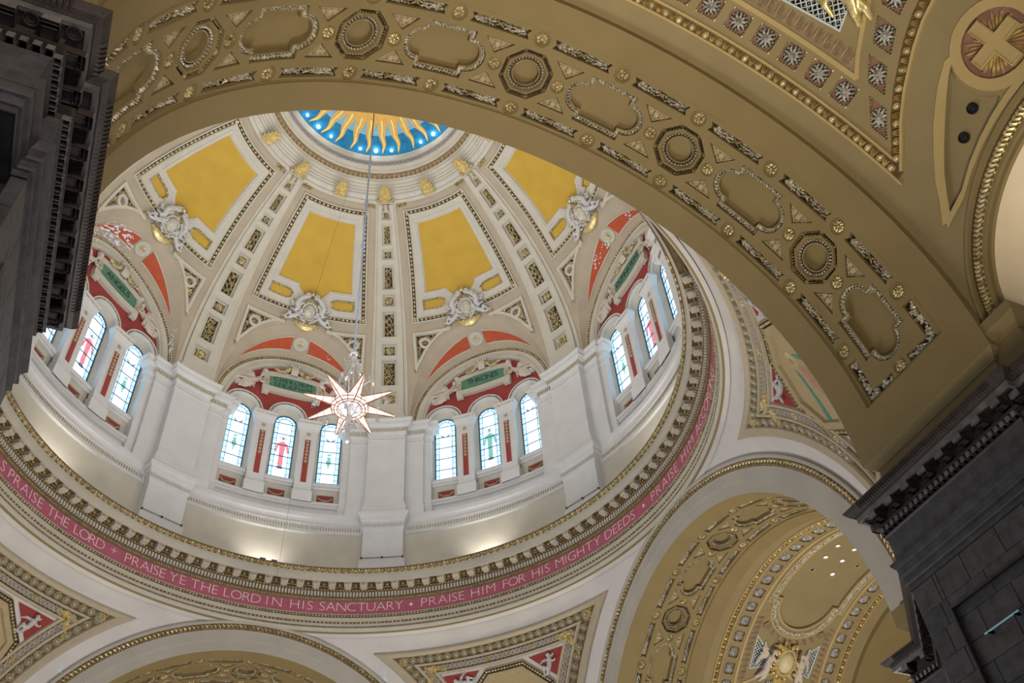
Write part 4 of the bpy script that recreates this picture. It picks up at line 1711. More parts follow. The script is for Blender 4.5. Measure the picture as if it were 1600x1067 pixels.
mb = MB(fa)
mb.sweep(o8(0.46), [(0, F0 - 0.10), (0, F0 - 0.03), (0.03, F0 - 0.03), (0.05, F0 - 0.06)])
mb.grid([[(C0 + r * cos(2 * pi * i / 32), r * sin(2 * pi * i / 32), n) for i in range(32)] for r, n in ((0.43, F0 - 0.06), (0.39, F0 - 0.05), (0.375, F0 - 0.09), (0.30, F0 - 0.11), (0.285, F0 - 0.07), (0.265, F0 - 0.08), (0.26, F0 - 0.20), (0.0, F0 - 0.20))], True)
me_octp = mb.mesh('octagon_ring', SOFFIT)
mb = MB(fa)
mb.beads(o8(0.535), 0.045, 0.016, F0 - 0.09, 0.05)
mb.beads(o8(0.475), 0.045, 0.014, F0 - 0.06, 0.03)
for c in o8(0.53):
    mb.rosette(c[0], c[1], F0 - 0.06, 0.055, 0.05, 5, 6)
me_octg = mb.mesh('octagon_beads', GILT)
mb = MB(fa)
mb.beads(circle(C0, 0, 0.34, 48), 0.052, 0.026, F0 - 0.09, 0.05, ratio=0.75)
mb.beads(circle(C0, 0, 0.275, 40), 0.03, 0.01, F0 - 0.07, 0.012)
me_octb = mb.mesh('bead_ring', SILV)
me_trr = {}
for sa in (-1, 1):
    for sb in (-1, 1):
        mb = MB(fa)
        q = ccw([(C0 + sa * 1.08, sb * 0.51), (C0 + sa * 0.45, sb * 0.51), (C0 + sa * 0.79, sb * 0.21)])
        mb.sweep(offset(q, 0.02), [(0, F0 - 0.07), (0.006, F0 - 0.03), (0.02, F0 - 0.03), (0.026, F0 - 0.07)])
        cx, cy = C0 + sa * 0.78, sb * 0.40
        mb.blob(cx, cy, F0 - 0.07, 0.07, 0.08, 0.07)
        for k in range(10):
            t = 2 * pi * k / 10
            mb.leaf(cx + 0.10 * cos(t) * (1.5 if abs(cos(t)) > 0.8 else 0.8), cy + 0.065 * sin(t), F0 - 0.07, 0.14, 0.07, 0.05, t)
        me_trr[(sa, sb)] = mb.mesh('acanthus_triangle', STUC)
mb = MB(fa)
mb.lathe(C0, 0, [(0.165, F0 - 0.04), (0.155, F0 - 0.01), (0.135, F0 - 0.01), (0.125, F0 - 0.04)], 20)
me_rr = mb.mesh('rosette_ring', SOFFIT)
mb = MB(fa)
mb.rosette(C0, 0, F0 - 0.05, 0.125, 0.07, 7)
for k in range(10):
    t = 2 * pi * k / 10
    mb.blob(C0 + 0.095 * cos(t), 0.095 * sin(t), F0 - 0.05, 0.03, None, 0.05, 0, 6)
me_rs = mb.mesh('rosette', GILT)
me_end = []
for q in ENDS:
    mb = MB(fa)
    qi = offset(q, 0.03)
    x0, y0, x1, y1 = bbox(q)
    k = 0
    while k < 62:
        a, b = random.uniform(x0, x1), random.uniform(y0, y1)
        if inside((a, b), qi):
            mb.leaf(a, b, F0 - 0.09, random.uniform(0.10, 0.15), 0.06, random.uniform(0.06, 0.11), random.uniform(0, 6.3))
            k += 1
    me_end.append(mb.mesh('corner_garland', SILV))
# face of the arch towards the crossing, with its gilt outer ring
def fface(s, t, n):
    """s along the angle (degrees), t radius, n towards the crossing"""
    return (t * cos(radians(s)), -(YA - n), ZC + t * sin(radians(s)))


mb = MB(fface)
mb.grid([[(180 * i / 72, r, n) for i in range(73)] for r, n in ((RA, 0), (7.12, 0.0), (7.13, 0.04), (7.17, 0.04), (7.18, 0.07), (7.52, 0.07), (7.53, 0.10))])
mb.grid([[(180 * i / 72, r, n) for i in range(73)] for r, n in ((7.76, 0.12), (7.80, 0.17), (7.86, 0.17), (7.88, 0.0), (8.0, -0.1))])
me_face = mb.mesh('arch_face', FACE)
mb = MB(fface)
mb.grid([[(180 * i / 72, r, n) for i in range(73)] for r, n in ((7.53, 0.10), (7.64, 0.13), (7.76, 0.12))])
me_faceb = mb.mesh('gilt_ring_bed', BROWN)
mb = MB(lambda s, t, n: fface(s / 7.65 * 180 / pi, t, n))
L = 7.65 * pi
mb.beads([(0.1, 7.57), (L - 0.1, 7.57)], 0.07, 0.024, 0.10, 0.03, False)
k = int(L / 0.15)
for i in range(k):
    s = L * (i + 0.5) / k
    mb.leaf(s, 7.67, 0.12, 0.17, 0.07, 0.07, pi / 2 + 0.5)
    mb.leaf(s + 0.05, 7.67, 0.12, 0.15, 0.05, 0.06, pi / 2 - 0.6)
me_faceg = mb.mesh('gilt_leaf_ring', GILT)
ARMS = {'nave': 0, 'transept': 90, 'sanctuary': 180, 'north': 270}
arches = {}
for nm, rot in ARMS.items():
    ar = empty('ceiling_arch_' + nm, Rz(rot), kind='structure')
    arches[nm] = ar
    put(me_soff, 'coffered_soffit', ar)
    put(me_sbed, 'dark_coffer_bed', ar)
    put(me_sbed2, 'ochre_coffer_bed', ar)
    put(me_face, 'arch_face', ar)
    if nm == 'north':
        continue
    put(me_faceb, 'gilt_ring_bed', ar)
    put(me_faceg, 'gilt_leaf_ring', ar)
    for d in OCT:
        o = archput(me_octp, 'octagon_ring', ar, d)
        put(me_octg, 'octagon_beads', o)
        put(me_octb, 'bead_ring', o)
        for k, me in me_trr.items():
            archput(me, 'acanthus_triangle', ar, d)
    for d in OBL:
        o = archput(me_obp, 'oblong_panel', ar, d)
        put(me_obl, 'oblong_garland', o)
    for d in STR:
        for sb in (-1, 1):
            o = archput(me_gar[sb][0], 'leaf_garland', ar, d)
            put(me_gar[sb][1], 'crossed_ribbon', o)
    for me in me_end:
        put(me, 'corner_garland', ar)
    for a, b, r in ROS:
        o = put(me_rr, 'rosette_ring', ar, T(0, -b, ZC) @ Matrix.Rotation(pi / 2 - a / RA, 4, 'Y') @ T(0, 0, -ZC))
        put(me_rs, 'rosette', o)

# ================================================================== BARREL VAULTS BEYOND THE ARCHES
RV = 6.95
UM = 17.68


def fv(s, u, n):
    a = s / RV
    r = RV - n
    return (r * cos(a), -u, ZC + r * sin(a))


SV = lambda d: radians(d) * RV


def vaultput(me, name, parent, ang, du=0.0, **k):
    return put(me, name, parent, T(0, -du, ZC) @ Matrix.Rotation(radians(90 - ang), 4, 'Y') @ T(0, 0, -ZC), **k)


MEDS = SV(28.9)
ARC = [(2.55, 3.52), (2.32, 3.724), (1.9, 4.11), (1.46, 4.415), (0.8, 4.755), (0.35, 4.92), (0.0, 4.985)]


def arc_s(du, drop=0.0):
    du = abs(du)
    for (a, sa), (b, sb) in zip(ARC, ARC[1:]):
        if b <= du <= a:
            return sa + (sb - sa) * (a - du) / (a - b)
    return ARC[0][1] - (du - ARC[0][0]) * 0.9


arcpath = [(arc_s(du), UM + du) for du in [-2.55 + 5.1 * i / 40 for i in range(41)]]
mir = lambda p: ccw([(SV(180) - s, u) for s, u in p])
vh = []
sq = []
for k in range(-1, 20):
    a = 42.8 + 5.0 * k
    if a > 138:
        break
    if k >= 0:
        for u in (15.57, 2 * UM - 15.57):
            h = ccw(rect(SV(a) - 0.215, SV(a) + 0.215, u - 0.21, u + 0.21))
            sq.append((a, u))
            vh.append((h, 0.06, 'mauve'))
# rosette panels following the arc over the medallion
DIA = []
for du in (-2.1, -1.52, -0.92, -0.31, 0.31, 0.92, 1.52, 2.1):
    s = arc_s(du) + 0.50 - 0.06 * (abs(du) > 2)
    s0, s1 = arc_s(du - 0.05), arc_s(du + 0.05)
    sl = (s1 - s0) / 0.1
    h = ccw([(s - 0.21 - 0.21 * sl, UM + du - 0.21), (s + 0.21 - 0.21 * sl, UM + du - 0.21), (s + 0.21 + 0.21 * sl, UM + du + 0.21), (s - 0.21 + 0.21 * sl, UM + du + 0.21)])
    DIA.append((s, UM + du, h))
LUC = 17.6
luz = lambda d, ph: (2.13 + 1.05 * d) * sin(ph)
luu = lambda d, ph: LUC + (2.72 + d) * cos(ph)
lun = [(SV(degrees(asin(luz(0.36, pi * i / 28) / RV))), luu(0.36, pi * i / 28)) for i in range(29)]
lun = ccw([(-0.12, luu(0.36, 0))] + lun + [(-0.12, luu(0.36, pi))])
medc = circle(MEDS, UM, 0.57, 30)
lowa = lambda u, k=2.75: degrees(asin(k * sqrt(max(0.01, 1 - ((u - LUC) / 3.35) ** 2)) / RV))
spk = ccw([(SV(17.6), 15.13), (SV(lowa(15.6)), 15.6), (SV(lowa(16.0)), 16.0), (SV(lowa(16.4)), 16.40), (SV(lowa(16.9)), 16.90), (SV(23.6), 17.10), (SV(25.2), 16.96), (SV(27.0), 16.86), (SV(30.0), 16.86), (SV(32.0), 16.98), (SV(31.0), 16.75), (SV(29.2), 16.42), (SV(26.5), 16.0), (SV(22.5), 15.50)])
spk2 = ccw([(s, 2 * UM - u) for s, u in spk])
gr1 = ccw([(SV(48.6), 16.38), (SV(59.3), 16.30), (SV(57.0), 16.62), (SV(55.0), 17.1), (SV(50.2), 17.1)])
gr2 = ccw([(s, 2 * UM - u) for s, u in gr1])
oblc = lambda w, a0, r, ax: ccw([(SV(a0), UM - w), (SV(a0), UM - r)] + [(SV(a0) - ax * sin(pi * i / 20), UM - r * cos(pi * i / 20)) for i in range(1, 20)] + [(SV(a0), UM + r), (SV(a0), UM + w), (SV(180 - a0), UM + w), (SV(180 - a0), UM + r)] + [(SV(180 - a0) + ax * sin(pi * i / 20), UM + r * cos(pi * i / 20)) for i in range(1, 20)] + [(SV(180 - a0), UM - r), (SV(180 - a0), UM - w)])
ob_in = dens(oblc(1.30, 73.0, 1.08, 1.16), 0.35)
ob_out = dens(oblc(1.60, 71.0, 1.36, 1.30), 0.35)
H1 = [h for h, d, m in vh] + [ob_in]
lows = [h for s, u, h in DIA] + [medc, spk, spk2, gr1, gr2]
H2 = H1 + lows + [mir(h) for h in lows] + [lun, mir(lun)]
vo = ccw(dens(rect(-0.12, SV(180) + 0.12, 14.43, 2 * UM - 14.43), 0.35))
mb = MB(fv)
mb.fill(vo, H2, 0, 0.42)
for h in [h for h, d, m in vh] + [h for s, u, h in DIA] + [mir(h) for s, u, h in DIA]:
    mb.wall(h, 0, -0.07)
for h in [spk, spk2, mir(spk), mir(spk2)]:
    mb.wall(h, 0, -0.08)
    mb.fill(h, (), -0.08, 0.4)
mb.wall(ob_in, 0, -0.08)
mb.fill(ob_in, (), -0.08, 0.4)
for h in (gr1, gr2, mir(gr1), mir(gr2)):
    mb.wall(h, 0, -0.15)
me_vault = mb.mesh('vault_surface', OLIVE)
mb = MB(fv)
for h in [h for h, d, m in vh] + [h for s, u, h in DIA] + [mir(h) for s, u, h in DIA]:
    mb.fill(h, (), -0.07, 0)
me_vm = mb.mesh('mauve_coffer_bed', MAUVE)
mb = MB(fv)
for a, u in sq:
    mb.fill(circle(SV(a), u, 0.185, 18), (), -0.064, 0)
for s, u, h in DIA:
    for x in (s, SV(180) - s):
        mb.fill(circle(x, u, 0.185, 18), (), -0.064, 0)
me_vmd = mb.mesh('rosette_gap_shade', BED)  # dark discs paint in the shaded gaps between the petals
mb = MB(fv)
for h in (gr1, gr2, mir(gr1), mir(gr2)):
    mb.fill(h, (), -0.15, 0)
me_vg = mb.mesh('grille_void', BLACK)
# medallion bed, pale bands
mb = MB(fv)
for m_ in (0, 1):
    F = mir if m_ else (lambda p: p)
    mb.fill(F(medc), (), -0.05, 0.3)
    mb.wall(F(medc), 0.03, -0.05)
me_med = mb.mesh('medallion_bed', MAUVE)
mb = MB(fv)
for m_ in (0, 1):
    F = mir if m_ else (lambda p: p)
    mb.sweep(F(medc), [(0, 0.03), (-0.19, 0.03), (-0.20, 0.0)])
    for fl in (0, 1):
        G = (lambda u: 2 * UM - u) if fl else (lambda u: u)
        left = [(17.0, 14.95, 15.14), (19.8, 15.19, 15.35), (22.6, 15.40, 15.60), (25.4, 15.70, 15.93), (28.1, 16.03, 16.30), (30.0, 16.32, 16.58), (31.7, 16.62, 16.86), (33.2, 17.0, 17.2)]
        for x0 in (0,):
            a = [(SV(d), G(u0), 0.03) for d, u0, u1 in left]
            b = [(SV(d) - 0.04, G(u1), 0.03) for d, u0, u1 in left]
            c = [(s, u, 0) for s, u, n in a]
            if m_:
                a, b, c = [[(SV(180) - s, u, n) for s, u, n in r] for r in (a, b, c)]
            mb.grid([c, a, b])
        low = [(17.2, 15.05)] + [(lowa(u), u) for u in (15.6, 16.0, 16.4, 16.8, 17.2, 17.68)]
        a = [(SV(d), G(u), 0.03) for d, u in low]
        b = [(s - 0.13, u + (0.06 if fl else -0.06), 0.03) for s, u, n in a]
        if m_:
            a, b = [[(SV(180) - s, u, n) for s, u, n in r] for r in (a, b)]
        mb.grid([a, b])
me_band = mb.mesh('pale_band', OLIVE2)
# straight line frames, acanthus bands
mb = MB(fv)
for u in (15.90, 2 * UM - 15.90):
    mb.sweep(dens([(SV(42.3), u), (SV(137.7), u)], 0.3, False), [(-0.05, 0), (-0.045, 0.035), (0.045, 0.035), (0.05, 0)], False)
for u in (15.20, 2 * UM - 15.20, ):
    mb.sweep(dens([(SV(30), u), (SV(150), u)], 0.3, False), [(-0.02, 0), (-0.02, 0.04), (0.02, 0.04), (0.02, 0)], False)
for u in (14.97, 2 * UM - 14.97):
    mb.sweep(dens([(SV(26.3), u), (SV(153.7), u)], 0.3, False), [(-0.03, 0), (-0.025, 0.05), (0.015, 0.05), (0.02, 0)], False)
for m_ in (0, 1):
    p2 = [((s + 0.95 if not m_ else SV(180) - s - 0.95), UM + du) for du, s in [(d, arc_s(d)) for d in [-1.79 + 3.58 * i / 30 for i in range(31)]]]
    mb.sweep(p2, [(-0.045, 0), (-0.04, 0.035), (0.04, 0.035), (0.045, 0)], False)
    p3 = [((s - 0.14 if not m_ else SV(180) - s + 0.14), u) for s, u in arcpath]
    mb.sweep(p3, [(-0.03, 0), (-0.025, 0.06), (0.025, 0.06), (0.03, 0)], False)
mb.sweep(ob_in, [(-0.02, 0.0), (-0.02, 0.03), (-0.07, 0.03), (-0.08, 0)])
mb.sweep(ob_out, [(-0.02, 0.0), (-0.02, 0.04), (0.03, 0.04), (0.04, 0)])
me_fr = mb.mesh('vault_fillets', OLIVE2)
mb = MB(fv)
for u in (15.06, 2 * UM - 15.06):
    mb.sweep(dens([(SV(27.5), u), (SV(152.5), u)], 0.3, False), [(-0.09, 0.004), (0.09, 0.004)], False)
for m_ in (0, 1):
    p3 = [((s - 0.0 if not m_ else SV(180) - s), u) for s, u in arcpath]
    mb.sweep(p3, [(-0.10, 0.005), (0.10, 0.005)], False)
me_eb = mb.mesh('egg_row_bed', BROWN)
mb = MB(fv)
mb.sweep(ob_out, [(0.05, 0.005), (0.20, 0.005)])
me_obb = mb.mesh('oblong_bed', BROWN)
mb = MB(fv)
oo = dens(offset(ob_out, 0.125), 0.13)
for i, c in enumerate(oo):
    n_ = oo[(i + 1) % len(oo)]
    rot = atan2(n_[1] - c[1], n_[0] - c[0])
    for q in (-1, 1):
        mb.leaf(c[0] - q * 0.035 * sin(rot), c[1] + q * 0.035 * cos(rot), 0.0, 0.17, 0.08, 0.08, rot + q * 0.7)
me_obg = mb.mesh('oblong_leaf_moulding', SILV)
mb = MB(fv)
C1 = SV(90)
mb.blob(C1, 15.06, 0, 0.075, 0.08, 0.09, 0, 10, 3)
me_ve = mb.mesh('gilt_egg', GILT)
mb = MB(fv)
for q in (-0.035, 0, 0.035):
    mb.leaf(C1 + 0.148 + q, 15.06, 0.02, 0.18, 0.036, 0.09, pi / 2 - q * 6)
me_vd = mb.mesh('gilt_dart', GILTL)
mb = MB(fv)
for k in range(9):
    t = 2 * pi * k / 9
    mb.blob(C1 + 0.105 * cos(t), 15.57 + 0.105 * sin(t), -0.065, 0.06, 0.026, 0.075, t, 6, 2)
    mb.blob(C1 + 0.055 * cos(t + 0.35), 15.57 + 0.055 * sin(t + 0.35), -0.065, 0.032, 0.018, 0.10, t, 6, 2)
mb.blob(C1, 15.57, -0.065, 0.035, None, 0.12, 0, 8, 2)
for k in range(14):
    t = 2 * pi * k / 14
    mb.blob(C1 + 0.160 * cos(t), 15.57 + 0.160 * sin(t), -0.065, 0.024, None, 0.06, 0, 6)
me_vr = mb.mesh('silver_rosette', SILVER)
mb = MB(fv)
mb.beads(rect(C1 - 0.205, C1 + 0.205, 15.37, 15.77), 0.05, 0.017, -0.02, 0.04)
for c in rect(C1 - 0.2, C1 + 0.2, 15.375, 15.765):
    mb.blob(c[0], c[1], -0.02, 0.03, None, 0.05)
me_vb = mb.mesh('gilt_bead_frame', GILT)
mb = MB(fv)
for k in range(7):
    t = (k - 3) / 3
    mb.leaf(C1 + 0.02 * t, 16.12 + 0.10 * t, 0, 0.20, 0.055, 0.06, 0.2 + 0.2 * t)
mb.leaf(C1 - 0.07, 16.12, 0, 0.32, 0.05, 0.05, pi / 2)
mb.leaf(C1 + 0.07, 16.12, 0, 0.32, 0.05, 0.05, pi / 2)
me_va = mb.mesh('acanthus_leaf', ACANTH)
mb = MB(fv)
for i in range(-8, 9):
    for j in range(-8, 9):
        pass
GRM = []
for g in (gr1, gr2):
    mb = MB(fv)
    mb.sweep(g, [(0, 0.0), (0.035, 0.0), (0.035, -0.03)])
    x0, y0, x1, y1 = bbox(g)
    for k in range(-14, 24):
        for sl in (1, -1):
            # diagonal bars clipped to the opening
            pts = []
            for i in range(80):
                a = x0 + (x1 - x0) * i / 79
                b = (y0 + k * 0.13) + sl * (a - x0) * 1.0
                if inside((a, b), g):
                    pts.append((a, b))
            if len(pts) > 2:
                mb.sweep([pts[0], pts[-1]], [(-0.011, -0.03), (0.011, -0.03)], False)
    gi = offset(g, 0.06)
    for i in range(30):
        for j in range(16):
            a, b = x0 + 0.092 * i + 0.046 * (j % 2), y0 + 0.065 * j
            if inside((a, b), gi):
                mb.blob(a, b, -0.035, 0.015, None, 0.02, 0, 6, 1)
    GRM.append(mb.mesh('pierced_grille', GRILLE))
# lunette in the side wall: moulded arch, deep reveal, back wall
def flu(s, t, n):
    """s angle in degrees, t distance from the inner edge, n towards the nave from the vault surface"""
    ph = radians(s)
    z = luz(t, ph)
    return (sqrt(6.93 ** 2 - min(z, 6.9) ** 2) - n, -luu(t, ph), ZC + z)


mb = MB(flu)
mb.grid([[(180 * i / 48, r, n) for i in range(49)] for r, n in ((0.0, -1.6), (0.0, -0.12), (0.01, -0.08), (0.07, -0.08), (0.08, -0.03), (0.14, -0.02))])
mb.grid([[(180 * i / 48, r, n) for i in range(49)] for r, n in ((0.29, 0.0), (0.30, -0.06), (0.33, -0.09), (0.36, -0.06), (0.37, 0.02), (0.42, 0.03), (0.44, -0.05))])
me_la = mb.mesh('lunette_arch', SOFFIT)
mb = MB(flu)
mb.grid([[(180 * i / 48, r, n) for i in range(49)] for r, n in ((0.14, -0.02), (0.21, 0.01), (0.29, 0.0))])
me_lb = mb.mesh('lunette_gilt_bed', BROWN)
LL = 2.75 * pi
mb = MB(lambda s, t, n: flu(s / LL * 180, t, n))
for i in range(int(LL / 0.085)):
    s = 0.085 * (i + 0.5)
    mb.leaf(s, 0.19, -0.005, 0.12, 0.06, 0.06, 0.6)
    mb.leaf(s, 0.245, 0.005, 0.12, 0.06, 0.06, -0.6)
mb.beads([(0, 0.15), (LL, 0.15)], 0.10, 0.016, -0.02, 0.02, False, ratio=2)
me_lg = mb.mesh('lunette_gilt_leaf', GILT)
mb = MB(flu)
mb.grid([[(180 * i / 48, 0.0, -1.6) for i in range(49)], [(180 * i / 48, -2.0, -1.6) for i in range(49)]])
mb.grid([[(180 * i / 48, -0.005, n) for i in range(49)] for n in (-0.13, -1.6)])
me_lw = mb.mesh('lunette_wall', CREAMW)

vaults = {}
for nm, rot in ARMS.items():
    va = empty('ceiling_vault_' + nm, Rz(rot), kind='structure')
    vaults[nm] = va
    put(me_vault, 'vault_surface', va)
    put(me_vm, 'mauve_coffer_bed', va)
    put(me_vmd, 'rosette_gap_shade', va)
    put(me_vg, 'grille_void', va)
    put(me_med, 'medallion_bed', va)
    put(me_band, 'pale_band', va)
    for mx in (0, 1):
        mw = Matrix.Diagonal((-1, 1, 1, 1)) if mx else None
        la = put(me_la, 'lunette_arch', va, mw)
        put(me_lb, 'lunette_gilt_bed', la)
        put(me_lg, 'lunette_gilt_leaf', la)
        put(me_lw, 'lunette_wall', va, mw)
    # step between arch and vault, plain bands of the next arch
    mb = MB()
    mb.grid([[(r * cos(pi * i / 72), -u, ZC + r * sin(pi * i / 72)) for i in range(73)] for r, u in ((RA, 14.43), (RV, 14.44))])
    mb.grid([[(r * cos(pi * i / 72), -u, ZC + r * sin(pi * i / 72)) for i in range(73)] for r, u in ((RV, 20.93), (RA, 20.94), (RA, 24.2))])
    mb.build('arch_step', SOFFIT, va)
    if nm in ('north', 'sanctuary'):
        continue
    put(me_fr, 'vault_fillets', va)
    put(me_eb, 'egg_row_bed', va)
    put(me_obb, 'oblong_bed', va)
    put(me_obg, 'oblong_leaf_moulding', va)
    for i in range(50):
        a = 29.5 + 2.45 * i
        if a < 150 and (nm == 'transept' or a < 95 or True):
            for mu in ((0, 1) if nm == 'transept' else (0,)):
                du = 2 * (UM - 15.06) if mu else 0
                vaultput(me_ve, 'gilt_egg', va, a, du)
                vaultput(me_vd, 'gilt_dart', va, a, du)
    ap = dens(arcpath, 0.02, False)
    acc, last = 0, ap[0]
    for c in ap[1:]:
        acc += hypot(c[0] - last[0], c[1] - last[1])
        if acc > 0.15:
            acc = 0
            k = len([1 for o in va.children if o.name.startswith('gilt_dart')])
            P = Vector(fv(c[0], c[1], 0))
            Z = (Vector((0, P.y, ZC)) - P).normalized()
            X = (Vector(fv(c[0], c[1], 0)) - Vector(fv(last[0], last[1], 0))).normalized()
            fr_ = frame(X, Z.cross(X), Z, P)
            ARCSW = not globals().get('ARCSW', False)
            globals()['ARCSW'] = ARCSW
            base = Matrix.Translation(Vector(fv(C1, 15.06, 0)))
            inv = frame(Vector((-1, 0, 0)), Vector((0, 1, 0)), Vector((0, 0, -1)), Vector(fv(C1, 15.06, 0))).inverted()
            if ARCSW:
                put(me_ve, 'gilt_egg', va, fr_ @ inv)
            else:
                inv = frame(Vector((-1, 0, 0)), Vector((0, 1, 0)), Vector((0, 0, -1)), Vector(fv(C1 + 0.148, 15.06, 0))).inverted()
                put(me_vd, 'gilt_dart', va, fr_ @ inv)
        last = c
    for a, u in sq:
        o = vaultput(me_vr, 'silver_rosette', va, a, u - 15.57)
        o = vaultput(me_vb, 'gilt_bead_frame', va, a, u - 15.57)
    for s, u, h in DIA:
        for m_ in ((0, 1) if nm == 'transept' else (0,)):
            a = degrees(s / RV)
            vaultput(me_vr, 'silver_rosette', va, 180 - a if m_ else a, u - 15.57)
            mb = MB(fv)
            hh = mir(h) if m_ else h
            mb.beads(offset(hh, 0.01), 0.05, 0.017, -0.02, 0.04)
            mb.build('gilt_bead_frame', GILT, va)
    for i in range(12):
        a = 45.25 + 1.75 * i
        if a < 66:
            for mu in (0, 1):
                put(me_va, 'acanthus_leaf', va, T(0, 0, ZC) @ Matrix.Rotation(radians(90 - a), 4, 'Y') @ T(0, 0, -ZC) @ (T(0, -2 * UM, 0) @ Matrix.Diagonal((1, -1, 1, 1)) if mu else Matrix.Identity(4)))
    for g in GRM:
        put(g, 'pierced_grille', va)
    # acanthus along the rounded end of the oblong panel
    ep = [(SV(71.0) - (1.52) * sin(pi * i / 16), UM - 1.52 * cos(pi * i / 16)) for i in range(3, 14)]
    for i, c in enumerate(ep):
        P = Vector(fv(c[0], c[1], 0))
        Z = (Vector((0, P.y, ZC)) - P).normalized()
        n_ = ep[min(i + 1, len(ep) - 1)]
        l_ = ep[max(i - 1, 0)]
        X = (Vector(fv(*n_, 0)) - Vector(fv(*l_, 0))).normalized()
        inv = frame(Vector((-1, 0, 0)), Vector((0, 1, 0)), Vector((0, 0, -1)), Vector(fv(C1, 16.12, 0))).inverted()
        put(me_va, 'acanthus_leaf', va, frame(X, Z.cross(X), Z, P) @ inv)
# ================================================================== PIERS
# plan of the stone pier at the south-east corner of the crossing (x, y); left of the path is the open side
PLAN = [(12.5, -14.88), (6.95, -14.88), (6.95, -14.20), (6.80, -14.20), (6.80, -11.04), (7.62, -11.04), (11.04, -7.62), (11.04, -6.80), (14.20, -6.80), (14.20, -6.95), (14.88, -6.95), (14.88, -12.5)]
PLANU = [(12.5, -14.43), (6.781, -14.43), (6.781, -11.183), (7.88, -11.183), (11.183, -7.88), (11.183, -6.781), (14.43, -6.781), (14.43, -12.5)]


def plan_walk(plan, gap, off, start=0.0, legs=None):
    """points and headings along the plan legs, shifted outward by off"""
    P = offset(plan, off, False)
    out = []
    for k, (a, b) in enumerate(zip(P, P[1:])):
        if legs is not None and k not in legs:
            continue
        L = hypot(b[0] - a[0], b[1] - a[1])
        n = max(1, int(round((L - 2 * start) / gap)))
        for i in range(n + 1):
            t = (start + (L - 2 * start) * i / n) / L
            if 0 <= t <= 1:
                out.append((a[0] + (b[0] - a[0]) * t, a[1] + (b[1] - a[1]) * t, atan2(b[1] - a[1], b[0] - a[0])))
    return out


def pier_meshes():
    ms = []
    mb = MB()
    mb.sweep(PLAN, [(0.39, 9.60), (0.385, 9.585), (0.33, 9.50), (0.27, 9.47), (0.26, 9.44)], False)
    mb.sweep(PLAN, [(-0.4, 9.60), (0.39, 9.60)], False)
    ms.append(('cornice_cyma', mb.mesh('cornice_cyma', STONEB, 30)))
    mb = MB()
    mb.sweep(PLAN, [(0.255, 9.44), (0.25, 9.44), (0.25, 9.345), (0.20, 9.345)], False)
    ms.append(('cornice_corona', mb.mesh('cornice_corona', STONEL, 30)))
    mb = MB()
    mb.sweep(PLAN, [(0.20, 9.345), (0.20, 9.37), (0.03, 9.37), (0.03, 9.16), (0.10, 9.13), (0.105, 9.11), (0.06, 9.10), (0.0, 9.10), (0.0, 8.98), (0.03, 8.95), (0.0, 8.92)], False)
    ms.append(('cornice_bed', mb.mesh('cornice_bed', STONEB, 30)))
    mb = MB()
    mb.sweep(PLAN, [(0.0, 8.92), (0.0, 8.42)], False)
    ms.append(('pier_frieze', mb.mesh('pier_frieze', STONE, 30)))
    mb = MB()
    mb.sweep(PLAN, [(0.0, 8.42), (0.10, 8.42), (0.10, 8.39), (0.05, 8.30), (0.045, 8.30), (0.045, 8.17), (0.065, 8.16), (0.05, 8.13), (0.02, 8.12), (0.02, 8.02), (0.035, 8.01), (0.02, 7.985), (-0.004, 7.98), (-0.004, 7.88)], False)
    ms.append(('architrave', mb.mesh('architrave', STONE, 30)))
    mb = MB()
    mb.sweep(PLAN, [(0.0, 7.89), (-0.14, 7.88), (-0.14, -1.6)], False)
    ms.append(('pier_core', mb.mesh('pier_core', MORTAR, 30)))
    mb = MB()
    mb.sweep(PLANU, [(0.0, 10.80), (0.0, 10.36), (0.01, 10.35), (-0.04, 10.30), (-0.13, 10.22), (-0.14, 10.19), (-0.17, 10.19), (-0.17, 9.58)], False)
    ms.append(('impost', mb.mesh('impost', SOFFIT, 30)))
    return ms


pier_parts = pier_meshes()
mb = MB()
mb.box(-0.085, 0.085, 0.0, 0.22, 0, 0.13, 0.012)
mb.box(-0.075, 0.075, 0.0, 0.16, -0.03, 0.0)
me_pm = mb.mesh('stone_modillion', STONEB)
mb = MB()
mb.box(-0.085, 0.085, 0.195, 0.235, 0.0, 0.115, 0.008)
me_pmf = mb.mesh('pale_modillion_face', STONEL)
mb = MB()
for k in range(10):
    mb.blob(0.045 * cos(2 * pi * k / 10), 0.09 + 0.045 * sin(2 * pi * k / 10), 0, 0.02, None, -0.02, 0, 6)
mb.lathe(0, 0.09, [(0.085, 0), (0.08, -0.03), (0.065, -0.03), (0.06, -0.005), (0.0, -0.01)], 16)
me_prs = mb.mesh('soffit_rosette', STONEB)
mb = MB()
mb.box(-0.038, 0.038, 0.0, 0.085, -0.05, 0.05, 0.006)
me_pdn = mb.mesh('stone_dentil', STONEL)
# blocks on the nave face and on the face towards the crossing
mb = MB()
mb.box(0, 1, 0, 1, 0, 1, 0)
rowz = [(7.87, 7.43), (7.42, 7.06), (7.05, 6.66), (6.65, 6.27), (6.26, 5.88), (5.87, 5.48), (5.47, 5.0), (4.99, 4.5), (4.49, 4.0)]
rnd = random.Random(4)


def block_mesh(a0, a1, z0, z1, n):
    m = MB()
    m.f = lambda a, b, k: (6.94 - k, a, b)
    m.box(a0, a1, z0, z1, 0, 0.14 + n - 0.03, 0.006)
    return m.mesh('stone_block', STONE, 0)


